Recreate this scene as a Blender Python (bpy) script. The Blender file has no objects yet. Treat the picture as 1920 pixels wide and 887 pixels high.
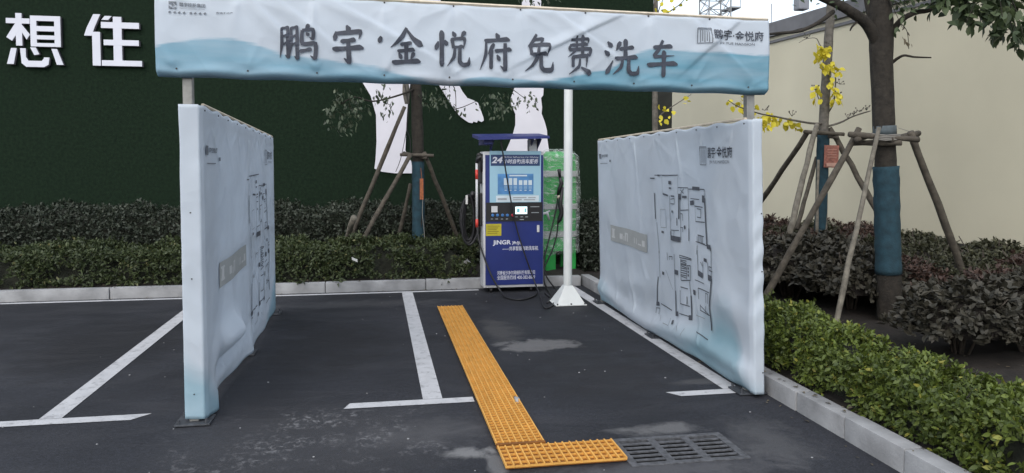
import bpy, bmesh, math, random
import numpy as np
from mathutils import Vector, Matrix, noise as mnoise

random.seed(7)
rng = np.random.default_rng(11)
S = bpy.context.scene
COL = S.collection

# ------------------------------------------------------------------ camera
EYE = np.array([0.0, 0.0, 1.7])
PITCH = math.atan(70 / 1427.0)
YAW = math.radians(10.081)
cam_d = bpy.data.cameras.new('camera')
cam = bpy.data.objects.new('camera', cam_d)
COL.objects.link(cam)
cam.location = EYE
cam.rotation_euler = (math.pi / 2 - PITCH, 0, -YAW)
cam_d.sensor_width = 36.0
cam_d.lens = 1427.0 / 1920 * 36
cam_d.shift_y = -66.5 / 1920
cam_d.clip_start = 0.05
cam_d.clip_end = 2000
S.camera = cam

# ------------------------------------------------------------------ light
SUN_EL, SUN_AZ = 42.0, 206.0          # degrees; azimuth clockwise from +Y (the sun stands behind the viewer, to the left)
w = bpy.data.worlds.new('World')
S.world = w
w.use_nodes = True
nt = w.node_tree
bg = nt.nodes['Background']
sky = nt.nodes.new('ShaderNodeTexSky')
sky.sky_type = 'NISHITA'
sky.sun_disc = False
sky.sun_elevation = math.radians(SUN_EL)
sky.sun_rotation = math.radians(SUN_AZ)
sky.air_density = 1.0
sky.dust_density = 3.0
hs = nt.nodes.new('ShaderNodeHueSaturation')
hs.inputs['Saturation'].default_value = 0.95
nt.links.new(sky.outputs[0], hs.inputs['Color'])
cloud = nt.nodes.new('ShaderNodeMix')          # an even cloud cover in front of the clear sky
cloud.data_type = 'RGBA'
cloud.inputs[0].default_value = 0.65
cloud.inputs[7].default_value = (4.3, 4.55, 4.75, 1)
nt.links.new(hs.outputs[0], cloud.inputs[6])
nt.links.new(cloud.outputs[2], bg.inputs['Color'])
bg.inputs['Strength'].default_value = 0.13
sun_d = bpy.data.lights.new('sun', 'SUN')
sun_d.energy = 0.5
sun_d.angle = math.radians(70)
sun_d.color = (1.0, 0.985, 0.96)
sun = bpy.data.objects.new('sun', sun_d)
COL.objects.link(sun)
_az, _el = math.radians(SUN_AZ), math.radians(SUN_EL)
_sd = Vector((math.sin(_az) * math.cos(_el), math.cos(_az) * math.cos(_el), math.sin(_el)))
sun.rotation_euler = _sd.to_track_quat('Z', 'Y').to_euler()
S.view_settings.view_transform = 'Standard'
S.view_settings.look = 'None'
S.view_settings.exposure = 1.24
S.view_settings.gamma = 1.0
S.view_settings.use_curve_mapping = False

# ------------------------------------------------------------------ measuring helpers
_R = np.array([math.cos(YAW), -math.sin(YAW), 0])
_F = np.array([math.sin(YAW) * math.cos(PITCH), math.cos(YAW) * math.cos(PITCH), -math.sin(PITCH)])
_U = np.cross(_R, _F)


def _ray(px, py):
    return _F + _R * (px - 960) / 1427.0 - _U * (py - 377) / 1427.0


def at(px, py, Y):
    """point of the vertical plane y = Y seen at photo pixel (px, py)"""
    d = _ray(px, py)
    return EYE + d * Y / d[1]


def on(px, py, z=0.0):
    """point of the level z seen at photo pixel (px, py)"""
    d = _ray(px, py)
    return EYE + d * (z - 1.7) / d[2]


def onx(px, py, X):
    d = _ray(px, py)
    return EYE + d * X / d[0]


# ------------------------------------------------------------------ object helpers
def tag(o, label=None, cat=None, group=None, kind=None):
    if label: o['label'] = label
    if cat: o['category'] = cat
    if group: o['group'] = group
    if kind: o['kind'] = kind
    return o


def thing(name, loc, label, cat, group=None):
    o = bpy.data.objects.new(name, None)
    o.empty_display_size = 0.1
    o.location = loc
    COL.objects.link(o)
    return tag(o, label, cat, group)


def root_loc(p):
    v = np.zeros(3)
    while p is not None:
        v = v + np.array(p.location)
        p = p.parent
    return v


def link_mesh(name, verts, faces, mat, parent=None, smooth=False, loc=None):
    """world-space vertices -> one object; the vertices are stored relative to the parent (or loc)"""
    v = np.asarray(verts, dtype=float)
    off = root_loc(parent) if parent is not None else (np.array(loc, dtype=float) if loc is not None else np.zeros(3))
    me = bpy.data.meshes.new(name)
    me.from_pydata((v - off).tolist(), [], [list(f) for f in faces])
    me.update()
    if smooth:
        me.polygons.foreach_set('use_smooth', [True] * len(me.polygons))
    for m in (mat if isinstance(mat, (list, tuple)) else [mat]):
        me.materials.append(m)
    o = bpy.data.objects.new(name, me)
    COL.objects.link(o)
    if parent is not None:
        o.parent = parent
    elif loc is not None:
        o.location = loc
    return o


class MB:
    """collects shapes in world space; build() links them as one mesh"""
    def __init__(s):
        s.v, s.f, s.sm = [], [], []

    def add(s, verts, faces):
        n = len(s.v)
        s.v += [tuple(map(float, q)) for q in verts]
        s.f += [tuple(i + n for i in f) for f in faces]

    def box(s, a, b, bev=0.0):
        x0, y0, z0 = [min(p, q) for p, q in zip(a, b)]
        x1, y1, z1 = [max(p, q) for p, q in zip(a, b)]
        if bev <= 0:
            vs = [(x0, y0, z0), (x1, y0, z0), (x1, y1, z0), (x0, y1, z0), (x0, y0, z1), (x1, y0, z1), (x1, y1, z1), (x0, y1, z1)]
            s.add(vs, [(0, 3, 2, 1), (4, 5, 6, 7), (0, 1, 5, 4), (1, 2, 6, 5), (2, 3, 7, 6), (3, 0, 4, 7)])
            return
        bm = bmesh.new()
        bmesh.ops.create_cube(bm, size=1)
        for v in bm.verts:
            v.co = Vector(((x0 + x1) / 2 + v.co.x * (x1 - x0), (y0 + y1) / 2 + v.co.y * (y1 - y0), (z0 + z1) / 2 + v.co.z * (z1 - z0)))
        bmesh.ops.bevel(bm, geom=bm.edges[:], offset=bev, segments=2, affect='EDGES', profile=0.6)
        s.bm(bm)

    def bm(s, bm):
        bm.verts.ensure_lookup_table()
        bm.verts.index_update()
        s.add([v.co for v in bm.verts], [tuple(v.index for v in f.verts) for f in bm.faces])
        bm.free()

    def tube(s, pts, rad, n=10, jit=0.0, caps=True):
        pts = [Vector(p) for p in pts]
        if not isinstance(rad, (list, tuple)):
            rad = [rad] * len(pts)
        base = len(s.v)
        prev = None
        for i, p in enumerate(pts):
            t = (pts[min(i + 1, len(pts) - 1)] - pts[max(i - 1, 0)]).normalized()
            if prev is None:
                a = Vector((0, 0, 1)) if abs(t.z) < 0.9 else Vector((1, 0, 0))
                u = t.cross(a).normalized()
            else:
                u = (prev - t * prev.dot(t)).normalized()
            prev = u
            vv = t.cross(u)
            for k in range(n):
                a = 2 * math.pi * k / n
                r = rad[i] * (1 + (random.uniform(-jit, jit) if jit else 0))
                s.v.append(tuple(p + (u * math.cos(a) + vv * math.sin(a)) * r))
        for i in range(len(pts) - 1):
            for k in range(n):
                q = base + i * n
                s.f.append((q + k, q + (k + 1) % n, q + n + (k + 1) % n, q + n + k))
        if caps:
            s.f.append(tuple(base + k for k in reversed(range(n))))
            q = base + (len(pts) - 1) * n
            s.f.append(tuple(q + k for k in range(n)))

    def prism(s, poly, off):
        """closed polygon of 3D points pushed along vector off"""
        n = len(poly)
        off = Vector(off)
        vs = [tuple(Vector(p)) for p in poly] + [tuple(Vector(p) + off) for p in poly]
        fs = [tuple(range(n)), tuple(range(2 * n - 1, n - 1, -1))]
        for i in range(n):
            j = (i + 1) % n
            fs.append((i, j, j + n, i + n))
        s.add(vs, fs)

    def build(s, name, mat, parent=None, smooth=False, loc=None, fix=False):
        o = link_mesh(name, s.v, s.f, mat, parent, smooth, loc)
        if fix:
            bm = bmesh.new()
            bm.from_mesh(o.data)
            bmesh.ops.recalc_face_normals(bm, faces=bm.faces[:])
            bm.to_mesh(o.data)
            bm.free()
        return o


def autosmooth(o, deg=40):
    o.data.polygons.foreach_set('use_smooth', [True] * len(o.data.polygons))
    o.data.set_sharp_from_angle(angle=math.radians(deg))
    return o


def copy_tree(o, parent=None):
    c = o.copy()
    COL.objects.link(c)
    c.parent = parent
    for ch in list(o.children):
        copy_tree(ch, c)
    return c


# ------------------------------------------------------------------ materials
MATS = {}


def mk(name, col, rough=0.7, var=0.12, scale=6.0, bump=0.0, bscale=60.0, metal=0.0, spec=0.5, col2=None, detail=5, coord='Object'):
    """procedural principled material: colour broken up by noise, optional bump"""
    m = bpy.data.materials.new(name)
    m.use_nodes = True
    t = m.node_tree
    N, L = t.nodes, t.links
    b = N['Principled BSDF']
    b.inputs['Roughness'].default_value = rough
    b.inputs['Metallic'].default_value = metal
    b.inputs['Specular IOR Level'].default_value = spec
    tc = N.new('ShaderNodeTexCoord')
    nz = N.new('ShaderNodeTexNoise')
    nz.inputs['Scale'].default_value = scale
    nz.inputs['Detail'].default_value = detail
    L.new(tc.outputs[coord], nz.inputs['Vector'])
    cr = N.new('ShaderNodeValToRGB')
    c2 = col2 if col2 else tuple(min(1, c * (1 + var)) for c in col)
    c1 = tuple(c * (1 - var) for c in col) if not col2 else col
    cr.color_ramp.elements[0].position = 0.3
    cr.color_ramp.elements[1].position = 0.7
    cr.color_ramp.elements[0].color = (*c1, 1)
    cr.color_ramp.elements[1].color = (*c2, 1)
    L.new(nz.outputs['Fac'], cr.inputs[0])
    L.new(cr.outputs[0], b.inputs['Base Color'])
    if bump:
        n2 = N.new('ShaderNodeTexNoise')
        n2.inputs['Scale'].default_value = bscale
        n2.inputs['Detail'].default_value = 4
        L.new(tc.outputs[coord], n2.inputs['Vector'])
        bp = N.new('ShaderNodeBump')
        bp.inputs['Strength'].default_value = bump
        bp.inputs['Distance'].default_value = 0.01
        L.new(n2.outputs['Fac'], bp.inputs['Height'])
        L.new(bp.outputs[0], b.inputs['Normal'])
    MATS[name] = m
    return m


def mk_leaf(name, c1, c2, c3=None, rough=0.6, trans=0.10):
    """leaf material: each leaf takes its own shade from the 'tint' attribute"""
    m = bpy.data.materials.new(name)
    m.use_nodes = True
    N, L = m.node_tree.nodes, m.node_tree.links
    b = N['Principled BSDF']
    b.inputs['Roughness'].default_value = rough
    a = N.new('ShaderNodeAttribute')
    a.attribute_name = 'tint'
    cr = N.new('ShaderNodeValToRGB')
    cr.color_ramp.elements[0].color = (*c1, 1)
    cr.color_ramp.elements[1].color = (*c2, 1)
    cr.color_ramp.elements[1].position = 0.85 if c3 else 1.0
    if c3:
        e = cr.color_ramp.elements.new(1.0)
        e.color = (*c3, 1)
    L.new(a.outputs['Fac'], cr.inputs[0])
    L.new(cr.outputs[0], b.inputs['Base Color'])
    tr = N.new('ShaderNodeBsdfTranslucent')
    L.new(cr.outputs[0], tr.inputs['Color'])
    mx = N.new('ShaderNodeMixShader')
    mx.inputs[0].default_value = trans
    L.new(b.outputs[0], mx.inputs[1])
    L.new(tr.outputs[0], mx.inputs[2])
    L.new(mx.outputs[0], N['Material Output'].inputs['Surface'])
    MATS[name] = m
    return m


mk('soil', (0.014, 0.0105, 0.008), 0.95, 0.5, 7, 0.8, 40)
mk('concrete', (0.27, 0.275, 0.285), 0.85, 0.30, 3.5, 0.35, 60)
mk('turf', (0.0045, 0.0120, 0.0062), 0.95, 0.3, 22, 1.0, 110, col2=(0.0100, 0.0230, 0.0115), detail=9, spec=0.2)
mk('cream_panel', (0.55, 0.515, 0.395), 0.8, 0.06, 0.7, 0.08, 50)
mk('plinth', (0.035, 0.033, 0.03), 0.9, 0.3, 4)
mk('coping', (0.13, 0.13, 0.14), 0.6, 0.15, 5)
mk('white_board', (0.66, 0.655, 0.72), 0.55, 0.04, 3)
mk('black_board', (0.012, 0.013, 0.02), 0.6, 0.1, 3)
mk('galv', (0.24, 0.24, 0.23), 0.5, 0.2, 14, 0.1, 90, metal=0.35)
mk('wood_strip', (0.55, 0.48, 0.38), 0.7, 0.15, 20)
mk('white_paint_metal', (0.62, 0.65, 0.65), 0.45, 0.06, 6, 0.04, 40)
mk('ink', (0.035, 0.042, 0.062), 0.6, 0.25, 30)
mk('plan_ink', (0.075, 0.085, 0.105), 0.6, 0.25, 30)
mk('ink_grey', (0.30, 0.33, 0.36), 0.6, 0.1, 40)
mk('ink_mid', (0.13, 0.15, 0.18), 0.6, 0.1, 40)
mk('label_grey', (0.32, 0.34, 0.345), 0.6, 0.06, 9)
mk('label_pale', (0.50, 0.52, 0.53), 0.6, 0.06, 9)
mk('bolt_dark', (0.05, 0.05, 0.055), 0.5, 0.2, 60, metal=0.5)
mk('plate_dark', (0.06, 0.065, 0.075), 0.6, 0.35, 25, metal=0.4)
mk('grating_top', (0.62, 0.325, 0.07), 0.6, 0.12, 9, 0.1, 80)
mk('grating_base', (0.20, 0.070, 0.005), 0.7, 0.25, 11)
mk('iron', (0.080, 0.083, 0.092), 0.75, 0.4, 30, 0.4, 120, metal=0.2)
mk('pit_shade', (0.004, 0.004, 0.005), 0.95, 0.3, 30)
mk('bark_dark', (0.024, 0.020, 0.0155), 0.9, 0.45, 18, 0.9, 40)
mk('bark_grey', (0.12, 0.11, 0.095), 0.9, 0.35, 18, 0.8, 45)
mk('prop_wood', (0.072, 0.062, 0.049), 0.9, 0.4, 14, 0.8, 50)
mk('prop_pale', (0.145, 0.132, 0.108), 0.9, 0.35, 14, 0.8, 50)
mk('wrap_teal', (0.011, 0.040, 0.058), 0.85, 0.25, 16, 0.5, 90)
mk('wrap_cut', (0.07, 0.09, 0.10), 0.8, 0.25, 16)
mk('red_tag', (0.25, 0.095, 0.07), 0.6, 0.35, 30)
mk('orange_tag', (0.30, 0.09, 0.03), 0.6, 0.35, 30)
mk('twine', (0.25, 0.24, 0.22), 0.9)
mk('cabinet_blue', (0.012, 0.024, 0.150), 0.35, 0.10, 3)
mk('cabinet_white', (0.55, 0.56, 0.58), 0.4, 0.06, 4)
mk('cabinet_grey', (0.30, 0.31, 0.33), 0.5, 0.1, 4)
mk('roof_blue', (0.012, 0.02, 0.13), 0.45, 0.12, 4)
mk('black_plastic', (0.012, 0.012, 0.014), 0.4, 0.2, 20)
mk('rubber', (0.010, 0.010, 0.012), 0.55, 0.2, 20)
mk('poster_blue', (0.30, 0.50, 0.62), 0.25, 0.05, 2)
mk('poster_navy', (0.02, 0.045, 0.13), 0.3, 0.1, 3)
mk('poster_pic', (0.075, 0.22, 0.46), 0.3, 0.3, 6)
mk('poster_pale', (0.55, 0.64, 0.70), 0.35, 0.05, 5)
mk('poster_dim', (0.20, 0.34, 0.52), 0.35, 0.1, 9)
mk('sticker_yellow', (0.42, 0.36, 0.02), 0.5, 0.08, 20)
mk('sticker_ink', (0.20, 0.17, 0.01), 0.5)
mk('letter_white', (0.60, 0.62, 0.70), 0.4, 0.03)
mk('button_blue', (0.05, 0.17, 0.42), 0.3, 0.1, 30)
mk('button_red', (0.40, 0.03, 0.05), 0.3, 0.1, 30)
mk('red_paint', (0.55, 0.05, 0.035), 0.4, 0.1, 30)
mk('tank_green', (0.018, 0.30, 0.055), 0.4, 0.15, 5)
mk('tank_band', (0.36, 0.37, 0.37), 0.5, 0.15, 9)
mk('tower_steel', (0.24, 0.25, 0.26), 0.6, 0.1, 3)
mk('lamp_grey', (0.20, 0.21, 0.24), 0.5, 0.1, 3)
mk('litter_white', (0.6, 0.6, 0.58), 0.6, 0.1, 30)
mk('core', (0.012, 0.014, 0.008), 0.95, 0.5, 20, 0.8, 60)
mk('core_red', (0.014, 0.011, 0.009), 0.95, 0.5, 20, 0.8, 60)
mk('twig', (0.05, 0.04, 0.032), 0.9, 0.3, 30)
mk_leaf('leaf_hedge', (0.028, 0.046, 0.007), (0.115, 0.155, 0.02), (0.26, 0.25, 0.045))
mk_leaf('leaf_hedge_shade', (0.02, 0.033, 0.011), (0.058, 0.078, 0.024), (0.13, 0.125, 0.05))  # darker hedge leaves: the shade behind the far kerb is put into the colour
mk_leaf('leaf_dark', (0.0145, 0.021, 0.0135), (0.04, 0.052, 0.034), (0.072, 0.08, 0.06))
mk_leaf('leaf_red', (0.017, 0.0168, 0.0115), (0.055, 0.05, 0.036), (0.11, 0.1, 0.078))
mk_leaf('leaf_russet', (.024, .013, .010), (.082, .046, .034), (.13, .085, .065))
mk_leaf('leaf_olive', (.018, .020, .010), (.062, .064, .032), (.11, .105, .06))
mk_leaf('leaf_tree', (0.020, 0.038, 0.016), (0.070, 0.10, 0.040), (0.10, 0.14, 0.06))
mk_leaf('leaf_shade', (0.026, 0.04, 0.024), (0.08, 0.105, 0.062), (0.13, 0.15, 0.1))
mk_leaf('leaf_yellow', (0.55, 0.47, 0.03), (0.80, 0.70, 0.07), (0.85, 0.80, 0.25), trans=0.25)
mk_leaf('leaf_dry', (0.06, 0.05, 0.035), (0.16, 0.13, 0.08))
m = mk('screen', (0.7, 0.9, 0.95), 0.2, 0.03)
m.node_tree.nodes['Principled BSDF'].inputs['Emission Color'].default_value = (0.75, 0.95, 1.0, 1)
m.node_tree.nodes['Principled BSDF'].inputs['Emission Strength'].default_value = 0.45


def film_mat():
    m = bpy.data.materials.new('plastic_film')
    m.use_nodes = True
    N, L = m.node_tree.nodes, m.node_tree.links
    b = N['Principled BSDF']
    b.inputs['Base Color'].default_value = (0.62, 0.68, 0.66, 1)
    b.inputs['Roughness'].default_value = 0.25
    tr = N.new('ShaderNodeBsdfTransparent')
    tc = N.new('ShaderNodeTexCoord')
    mp = N.new('ShaderNodeMapping')
    mp.inputs['Scale'].default_value = (5, 5, 14)
    mp.inputs['Rotation'].default_value = (0.3, 0.5, 0)
    nz = N.new('ShaderNodeTexNoise')
    nz.inputs['Scale'].default_value = 1.6
    nz.inputs['Detail'].default_value = 6
    nz.inputs['Distortion'].default_value = 1.2
    L.new(tc.outputs['Object'], mp.inputs[0])
    L.new(mp.outputs[0], nz.inputs['Vector'])
    mr = N.new('ShaderNodeMapRange')
    mr.inputs['From Min'].default_value = 0.48
    mr.inputs['From Max'].default_value = 0.72
    mr.inputs['To Min'].default_value = 0.10
    mr.inputs['To Max'].default_value = 0.60
    L.new(nz.outputs['Fac'], mr.inputs[0])
    bp = N.new('ShaderNodeBump')
    bp.inputs['Strength'].default_value = 0.7
    bp.inputs['Distance'].default_value = 0.02
    L.new(nz.outputs['Fac'], bp.inputs['Height'])
    L.new(bp.outputs[0], b.inputs['Normal'])
    mx = N.new('ShaderNodeMixShader')
    L.new(mr.outputs[0], mx.inputs[0])
    L.new(tr.outputs[0], mx.inputs[1])
    L.new(b.outputs[0], mx.inputs[2])
    L.new(mx.outputs[0], N['Material Output'].inputs['Surface'])
    return m


def fabric_mat(name, ridge, white, blue, nscale, soft, second=None, blue2=None):
    """printed banner cloth: white ground, blue hills along the bottom; ridge = [(u, v)], the hills' outline over the cloth's UV"""
    m = bpy.data.materials.new(name)
    m.use_nodes = True
    N, L = m.node_tree.nodes, m.node_tree.links
    b = N['Principled BSDF']
    b.inputs['Roughness'].default_value = 0.5
    b.inputs['Specular IOR Level'].default_value = 0.4
    uv = N.new('ShaderNodeUVMap')
    uv.uv_map = 'UVMap'
    sp = N.new('ShaderNodeSeparateXYZ')
    L.new(uv.outputs[0], sp.inputs[0])

    def hill(ridge, c_in, c_new, soft, nscale, namp):
        fc = N.new('ShaderNodeFloatCurve')
        cv = fc.mapping.curves[0]
        while len(cv.points) < len(ridge):
            cv.points.new(0.5, 0.5)
        for p, (x, y) in zip(cv.points, ridge):
            p.location = (x, y)
            p.handle_type = 'AUTO'
        fc.mapping.update()
        L.new(sp.outputs[0], fc.inputs['Value'])
        nz = N.new('ShaderNodeTexNoise')
        nz.inputs['Scale'].default_value = nscale
        nz.inputs['Detail'].default_value = 6
        L.new(uv.outputs[0], nz.inputs['Vector'])
        ad = N.new('ShaderNodeMath'); ad.operation = 'MULTIPLY_ADD'
        ad.inputs[1].default_value = namp
        ad.inputs[2].default_value = -namp / 2
        L.new(nz.outputs['Fac'], ad.inputs[0])
        s1 = N.new('ShaderNodeMath'); s1.operation = 'ADD'
        L.new(fc.outputs[0], s1.inputs[0]); L.new(ad.outputs[0], s1.inputs[1])
        s2 = N.new('ShaderNodeMath'); s2.operation = 'SUBTRACT'
        L.new(s1.outputs[0], s2.inputs[0]); L.new(sp.outputs[1], s2.inputs[1])
        mr = N.new('ShaderNodeMapRange')
        mr.inputs['From Min'].default_value = 0
        mr.inputs['From Max'].default_value = soft
        L.new(s2.outputs[0], mr.inputs[0])
        # colour of the hill: strongest along its ridge, thinner below, as ink wash
        n3 = N.new('ShaderNodeTexNoise')
        n3.inputs['Scale'].default_value = 5
        n3.inputs['Detail'].default_value = 5
        L.new(uv.outputs[0], n3.inputs['Vector'])
        m3 = N.new('ShaderNodeMapRange')
        m3.inputs['From Min'].default_value = 0.3
        m3.inputs['From Max'].default_value = 0.7
        m3.inputs['To Min'].default_value = 0.6
        m3.inputs['To Max'].default_value = 1.0
        L.new(n3.outputs['Fac'], m3.inputs[0])
        mu = N.new('ShaderNodeMath'); mu.operation = 'MULTIPLY'
        L.new(mr.outputs[0], mu.inputs[0]); L.new(m3.outputs[0], mu.inputs[1])
        mx = N.new('ShaderNodeMix'); mx.data_type = 'RGBA'
        L.new(mu.outputs[0], mx.inputs[0])
        if isinstance(c_in, tuple):
            mx.inputs[6].default_value = (*c_in, 1)
        else:
            L.new(c_in, mx.inputs[6])
        mx.inputs[7].default_value = (*c_new, 1)
        return mx.outputs[2]
    c = hill(ridge, white, blue, soft, nscale, 0.10)
    if second:
        c = hill(second, c, blue2, soft, nscale, 0.10)
    # faint dirt
    tc = N.new('ShaderNodeTexCoord')
    nd = N.new('ShaderNodeTexNoise')
    nd.inputs['Scale'].default_value = 2.2
    nd.inputs['Detail'].default_value = 7
    L.new(tc.outputs['Object'], nd.inputs['Vector'])
    md = N.new('ShaderNodeMapRange')
    md.inputs['From Min'].default_value = 0.35
    md.inputs['From Max'].default_value = 0.75
    md.inputs['To Min'].default_value = 1.0
    md.inputs['To Max'].default_value = 0.93
    L.new(nd.outputs['Fac'], md.inputs[0])
    mm = N.new('ShaderNodeMix'); mm.data_type = 'RGBA'; mm.blend_type = 'MULTIPLY'
    mm.inputs[0].default_value = 1.0
    L.new(c, mm.inputs[6])
    L.new(md.outputs[0], mm.inputs[7])
    L.new(mm.outputs[2], b.inputs['Base Color'])
    # small creases
    mp = N.new('ShaderNodeMapping')
    mp.inputs['Rotation'].default_value = (0.4, 0.3, 0.5)
    L.new(tc.outputs['Object'], mp.inputs[0])
    wob = N.new('ShaderNodeTexNoise')
    wob.inputs['Scale'].default_value = 1.7
    wob.inputs['Detail'].default_value = 2
    L.new(mp.outputs[0], wob.inputs['Vector'])
    va = N.new('ShaderNodeVectorMath'); va.operation = 'MULTIPLY_ADD'
    va.inputs[1].default_value = (0.5, 0.5, 0.5)
    L.new(wob.outputs['Color'], va.inputs[0]); L.new(mp.outputs[0], va.inputs[2])
    hts = []
    for sc, wgt in ((2.1, 1.0), (6.3, 0.25)):
        vo = N.new('ShaderNodeTexVoronoi')
        vo.inputs['Scale'].default_value = sc
        L.new(va.outputs[0], vo.inputs['Vector'])
        mw = N.new('ShaderNodeMath'); mw.operation = 'MULTIPLY'
        mw.inputs[1].default_value = wgt
        L.new(vo.outputs['Distance'], mw.inputs[0])
        hts.append(mw)
    nb = N.new('ShaderNodeMath'); nb.operation = 'ADD'
    L.new(hts[0].outputs[0], nb.inputs[0]); L.new(hts[1].outputs[0], nb.inputs[1])
    bp = N.new('ShaderNodeBump')
    bp.inputs['Strength'].default_value = 0.5
    bp.inputs['Distance'].default_value = 0.04
    L.new(nb.outputs[0], bp.inputs['Height'])
    L.new(bp.outputs[0], b.inputs['Normal'])
    tl = N.new('ShaderNodeBsdfTranslucent')
    L.new(mm.outputs[2], tl.inputs['Color'])
    ms = N.new('ShaderNodeMixShader')
    ms.inputs[0].default_value = 0.36
    L.new(b.outputs[0], ms.inputs[1]); L.new(tl.outputs[0], ms.inputs[2])
    L.new(ms.outputs[0], N['Material Output'].inputs['Surface'])
    return m


def asphalt_mat():
    m = bpy.data.materials.new('asphalt')
    m.use_nodes = True
    N, L = m.node_tree.nodes, m.node_tree.links
    b = N['Principled BSDF']
    tc = N.new('ShaderNodeTexCoord')
    P = tc.outputs['Object']

    def noise(scale, detail=5, dist=0.0, rough=0.55, stretch=None):
        n = N.new('ShaderNodeTexNoise')
        n.inputs['Scale'].default_value = scale
        n.inputs['Detail'].default_value = detail
        n.inputs['Distortion'].default_value = dist
        n.inputs['Roughness'].default_value = rough
        if stretch:
            mp = N.new('ShaderNodeMapping'); mp.inputs['Scale'].default_value = stretch
            L.new(P, mp.inputs[0]); L.new(mp.outputs[0], n.inputs['Vector'])
        else:
            L.new(P, n.inputs['Vector'])
        return n.outputs['Fac']

    def rng_(x, a, c, lo, hi):
        r = N.new('ShaderNodeMapRange')
        r.inputs['From Min'].default_value = a; r.inputs['From Max'].default_value = c
        r.inputs['To Min'].default_value = lo; r.inputs['To Max'].default_value = hi
        L.new(x, r.inputs[0]); return r.outputs[0]

    def math_(op, a, c):
        n = N.new('ShaderNodeMath'); n.operation = op
        for i, v in enumerate((a, c)):
            if isinstance(v, (int, float)): n.inputs[i].default_value = v
            else: L.new(v, n.inputs[i])
        return n.outputs[0]

    def mix(f, a, c, blend='MIX'):
        n = N.new('ShaderNodeMix'); n.data_type = 'RGBA'; n.blend_type = blend
        if isinstance(f, (int, float)): n.inputs[0].default_value = f
        else: L.new(f, n.inputs[0])
        for i, v in ((6, a), (7, c)):
            if isinstance(v, tuple): n.inputs[i].default_value = (*v, 1)
            else: L.new(v, n.inputs[i])
        return n.outputs[2]
    big = noise(0.55, 6, 0.6)
    c = mix(rng_(big, 0.35, 0.68, 0, 1), (0.0058, 0.0064, 0.0090), (0.0150, 0.0162, 0.0210))
    # aggregate grain
    g = noise(85, 3)
    c = mix(rng_(g, 0.35, 0.75, 0.0, 1.0), c, mix(1.0, c, (2.6, 2.6, 2.6), 'MULTIPLY'))
    g2 = noise(32, 5, 0, 0.7)
    c = mix(rng_(g2, 0.38, 0.66, 0.0, 1.0), mix(1.0, c, (0.72, 0.72, 0.72), 'MULTIPLY'), mix(1.0, c, (1.28, 1.28, 1.28), 'MULTIPLY'))
    # dried, dusty bands
    d = noise(1.5, 8, 0.9, 0.66, (0.6, 1.6, 1))
    c = mix(rng_(d, 0.50, 0.72, 0.0, 0.6), c, (0.038, 0.0395, 0.046))
    wn = noise(4.5, 7, 0.5, 0.65)
    # patches with a place of their own: (x, y, rx, ry, colour, strength, edge)
    patches = [
        (1.50, 6.93, 0.44, 0.24, (0.134, 0.132, 0.135), 0.85, 0.30),
        (0.52, 4.37, 0.17, 0.10, (0.178, 0.178, 0.182), 0.9, 0.5),
        (0.66, 4.16, 0.06, 0.30, (0.161, 0.161, 0.165), 0.6, 0.5),
        (1.78, 4.56, 0.36, 0.13, (0.134, 0.134, 0.138), 0.7, 0.6),
        (2.45, 5.52, 0.26, 0.10, (0.089, 0.089, 0.093), 0.7, 0.6),
        (1.22, 7.6, 0.25, 0.7, (0.089, 0.085, 0.082), 0.4, 0.7),
        (1.60, 3.92, 0.9, 0.22, (0.089, 0.089, 0.096), 0.6, 0.7),
        (2.35, 4.25, 0.3, 0.5, (0.085, 0.085, 0.089), 0.5, 0.7),
        (0.25, 4.75, 0.6, 0.30, (0.080, 0.080, 0.086), 0.6, 0.8),
        (-0.2, 9.35, 1.3, 0.28, (0.076, 0.076, 0.080), 0.35, 0.6),
        (-0.45, 7.2, 0.75, 1.2, (0.009, 0.009, 0.011), 0.6, 0.6),
        (1.9, 5.9, 0.75, 0.9, (0.009, 0.009, 0.011), 0.55, 0.6),
        (-2.6, 7.6, 0.9, 1.3, (0.008, 0.008, 0.010), 0.5, 0.6),
        (1.75, 9.3, 0.8, 0.5, (0.008, 0.008, 0.010), 0.6, 0.6),
    ]
    for x, y, rx, ry, col, st, ed in patches:
        mp = N.new('ShaderNodeMapping')
        mp.vector_type = 'POINT'
        mp.inputs['Location'].default_value = (-x / rx, -y / ry, 0)
        mp.inputs['Scale'].default_value = (1 / rx, 1 / ry, 0)
        L.new(P, mp.inputs[0])
        ln = N.new('ShaderNodeVectorMath'); ln.operation = 'LENGTH'
        L.new(mp.outputs[0], ln.inputs[0])
        r = math_('ADD', ln.outputs['Value'], math_('MULTIPLY', math_('SUBTRACT', wn, 0.5), 2.2))
        c = mix(rng_(r, 1.0, 1.0 - ed, 0, st), c, col)
    # chalky spots of dried cement: only in the front left of the bay
    sp = noise(20, 6, 0.3, 0.75, (1.0, 0.8, 1))
    mp = N.new('ShaderNodeMapping')
    mp.inputs['Location'].default_value = (0.35 / 0.95, -4.75 / 0.75, 0)
    mp.inputs['Scale'].default_value = (1 / 0.95, 1 / 0.75, 0)
    L.new(P, mp.inputs[0])
    ln = N.new('ShaderNodeVectorMath'); ln.operation = 'LENGTH'
    L.new(mp.outputs[0], ln.inputs[0])
    area = rng_(ln.outputs['Value'], 1.15, 0.5, 0.0, 1.0)
    c = mix(math_('MULTIPLY', area, 0.45), c, (0.046, 0.046, 0.050))
    cl = rng_(noise(2.6, 4, 0.6, 0.6), 0.48, 0.66, 0, 1)
    c = mix(math_('MULTIPLY', math_('MULTIPLY', rng_(sp, 0.50, 0.62, 0, 0.8), cl), area), c, (0.19, 0.19, 0.20))
    # tiny pale grit everywhere
    v = noise(55, 2, 0, 0.5)
    c = mix(rng_(v, 0.745, 0.78, 0, 0.45), c, (0.15, 0.15, 0.155))
    L.new(c, b.inputs['Base Color'])
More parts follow.
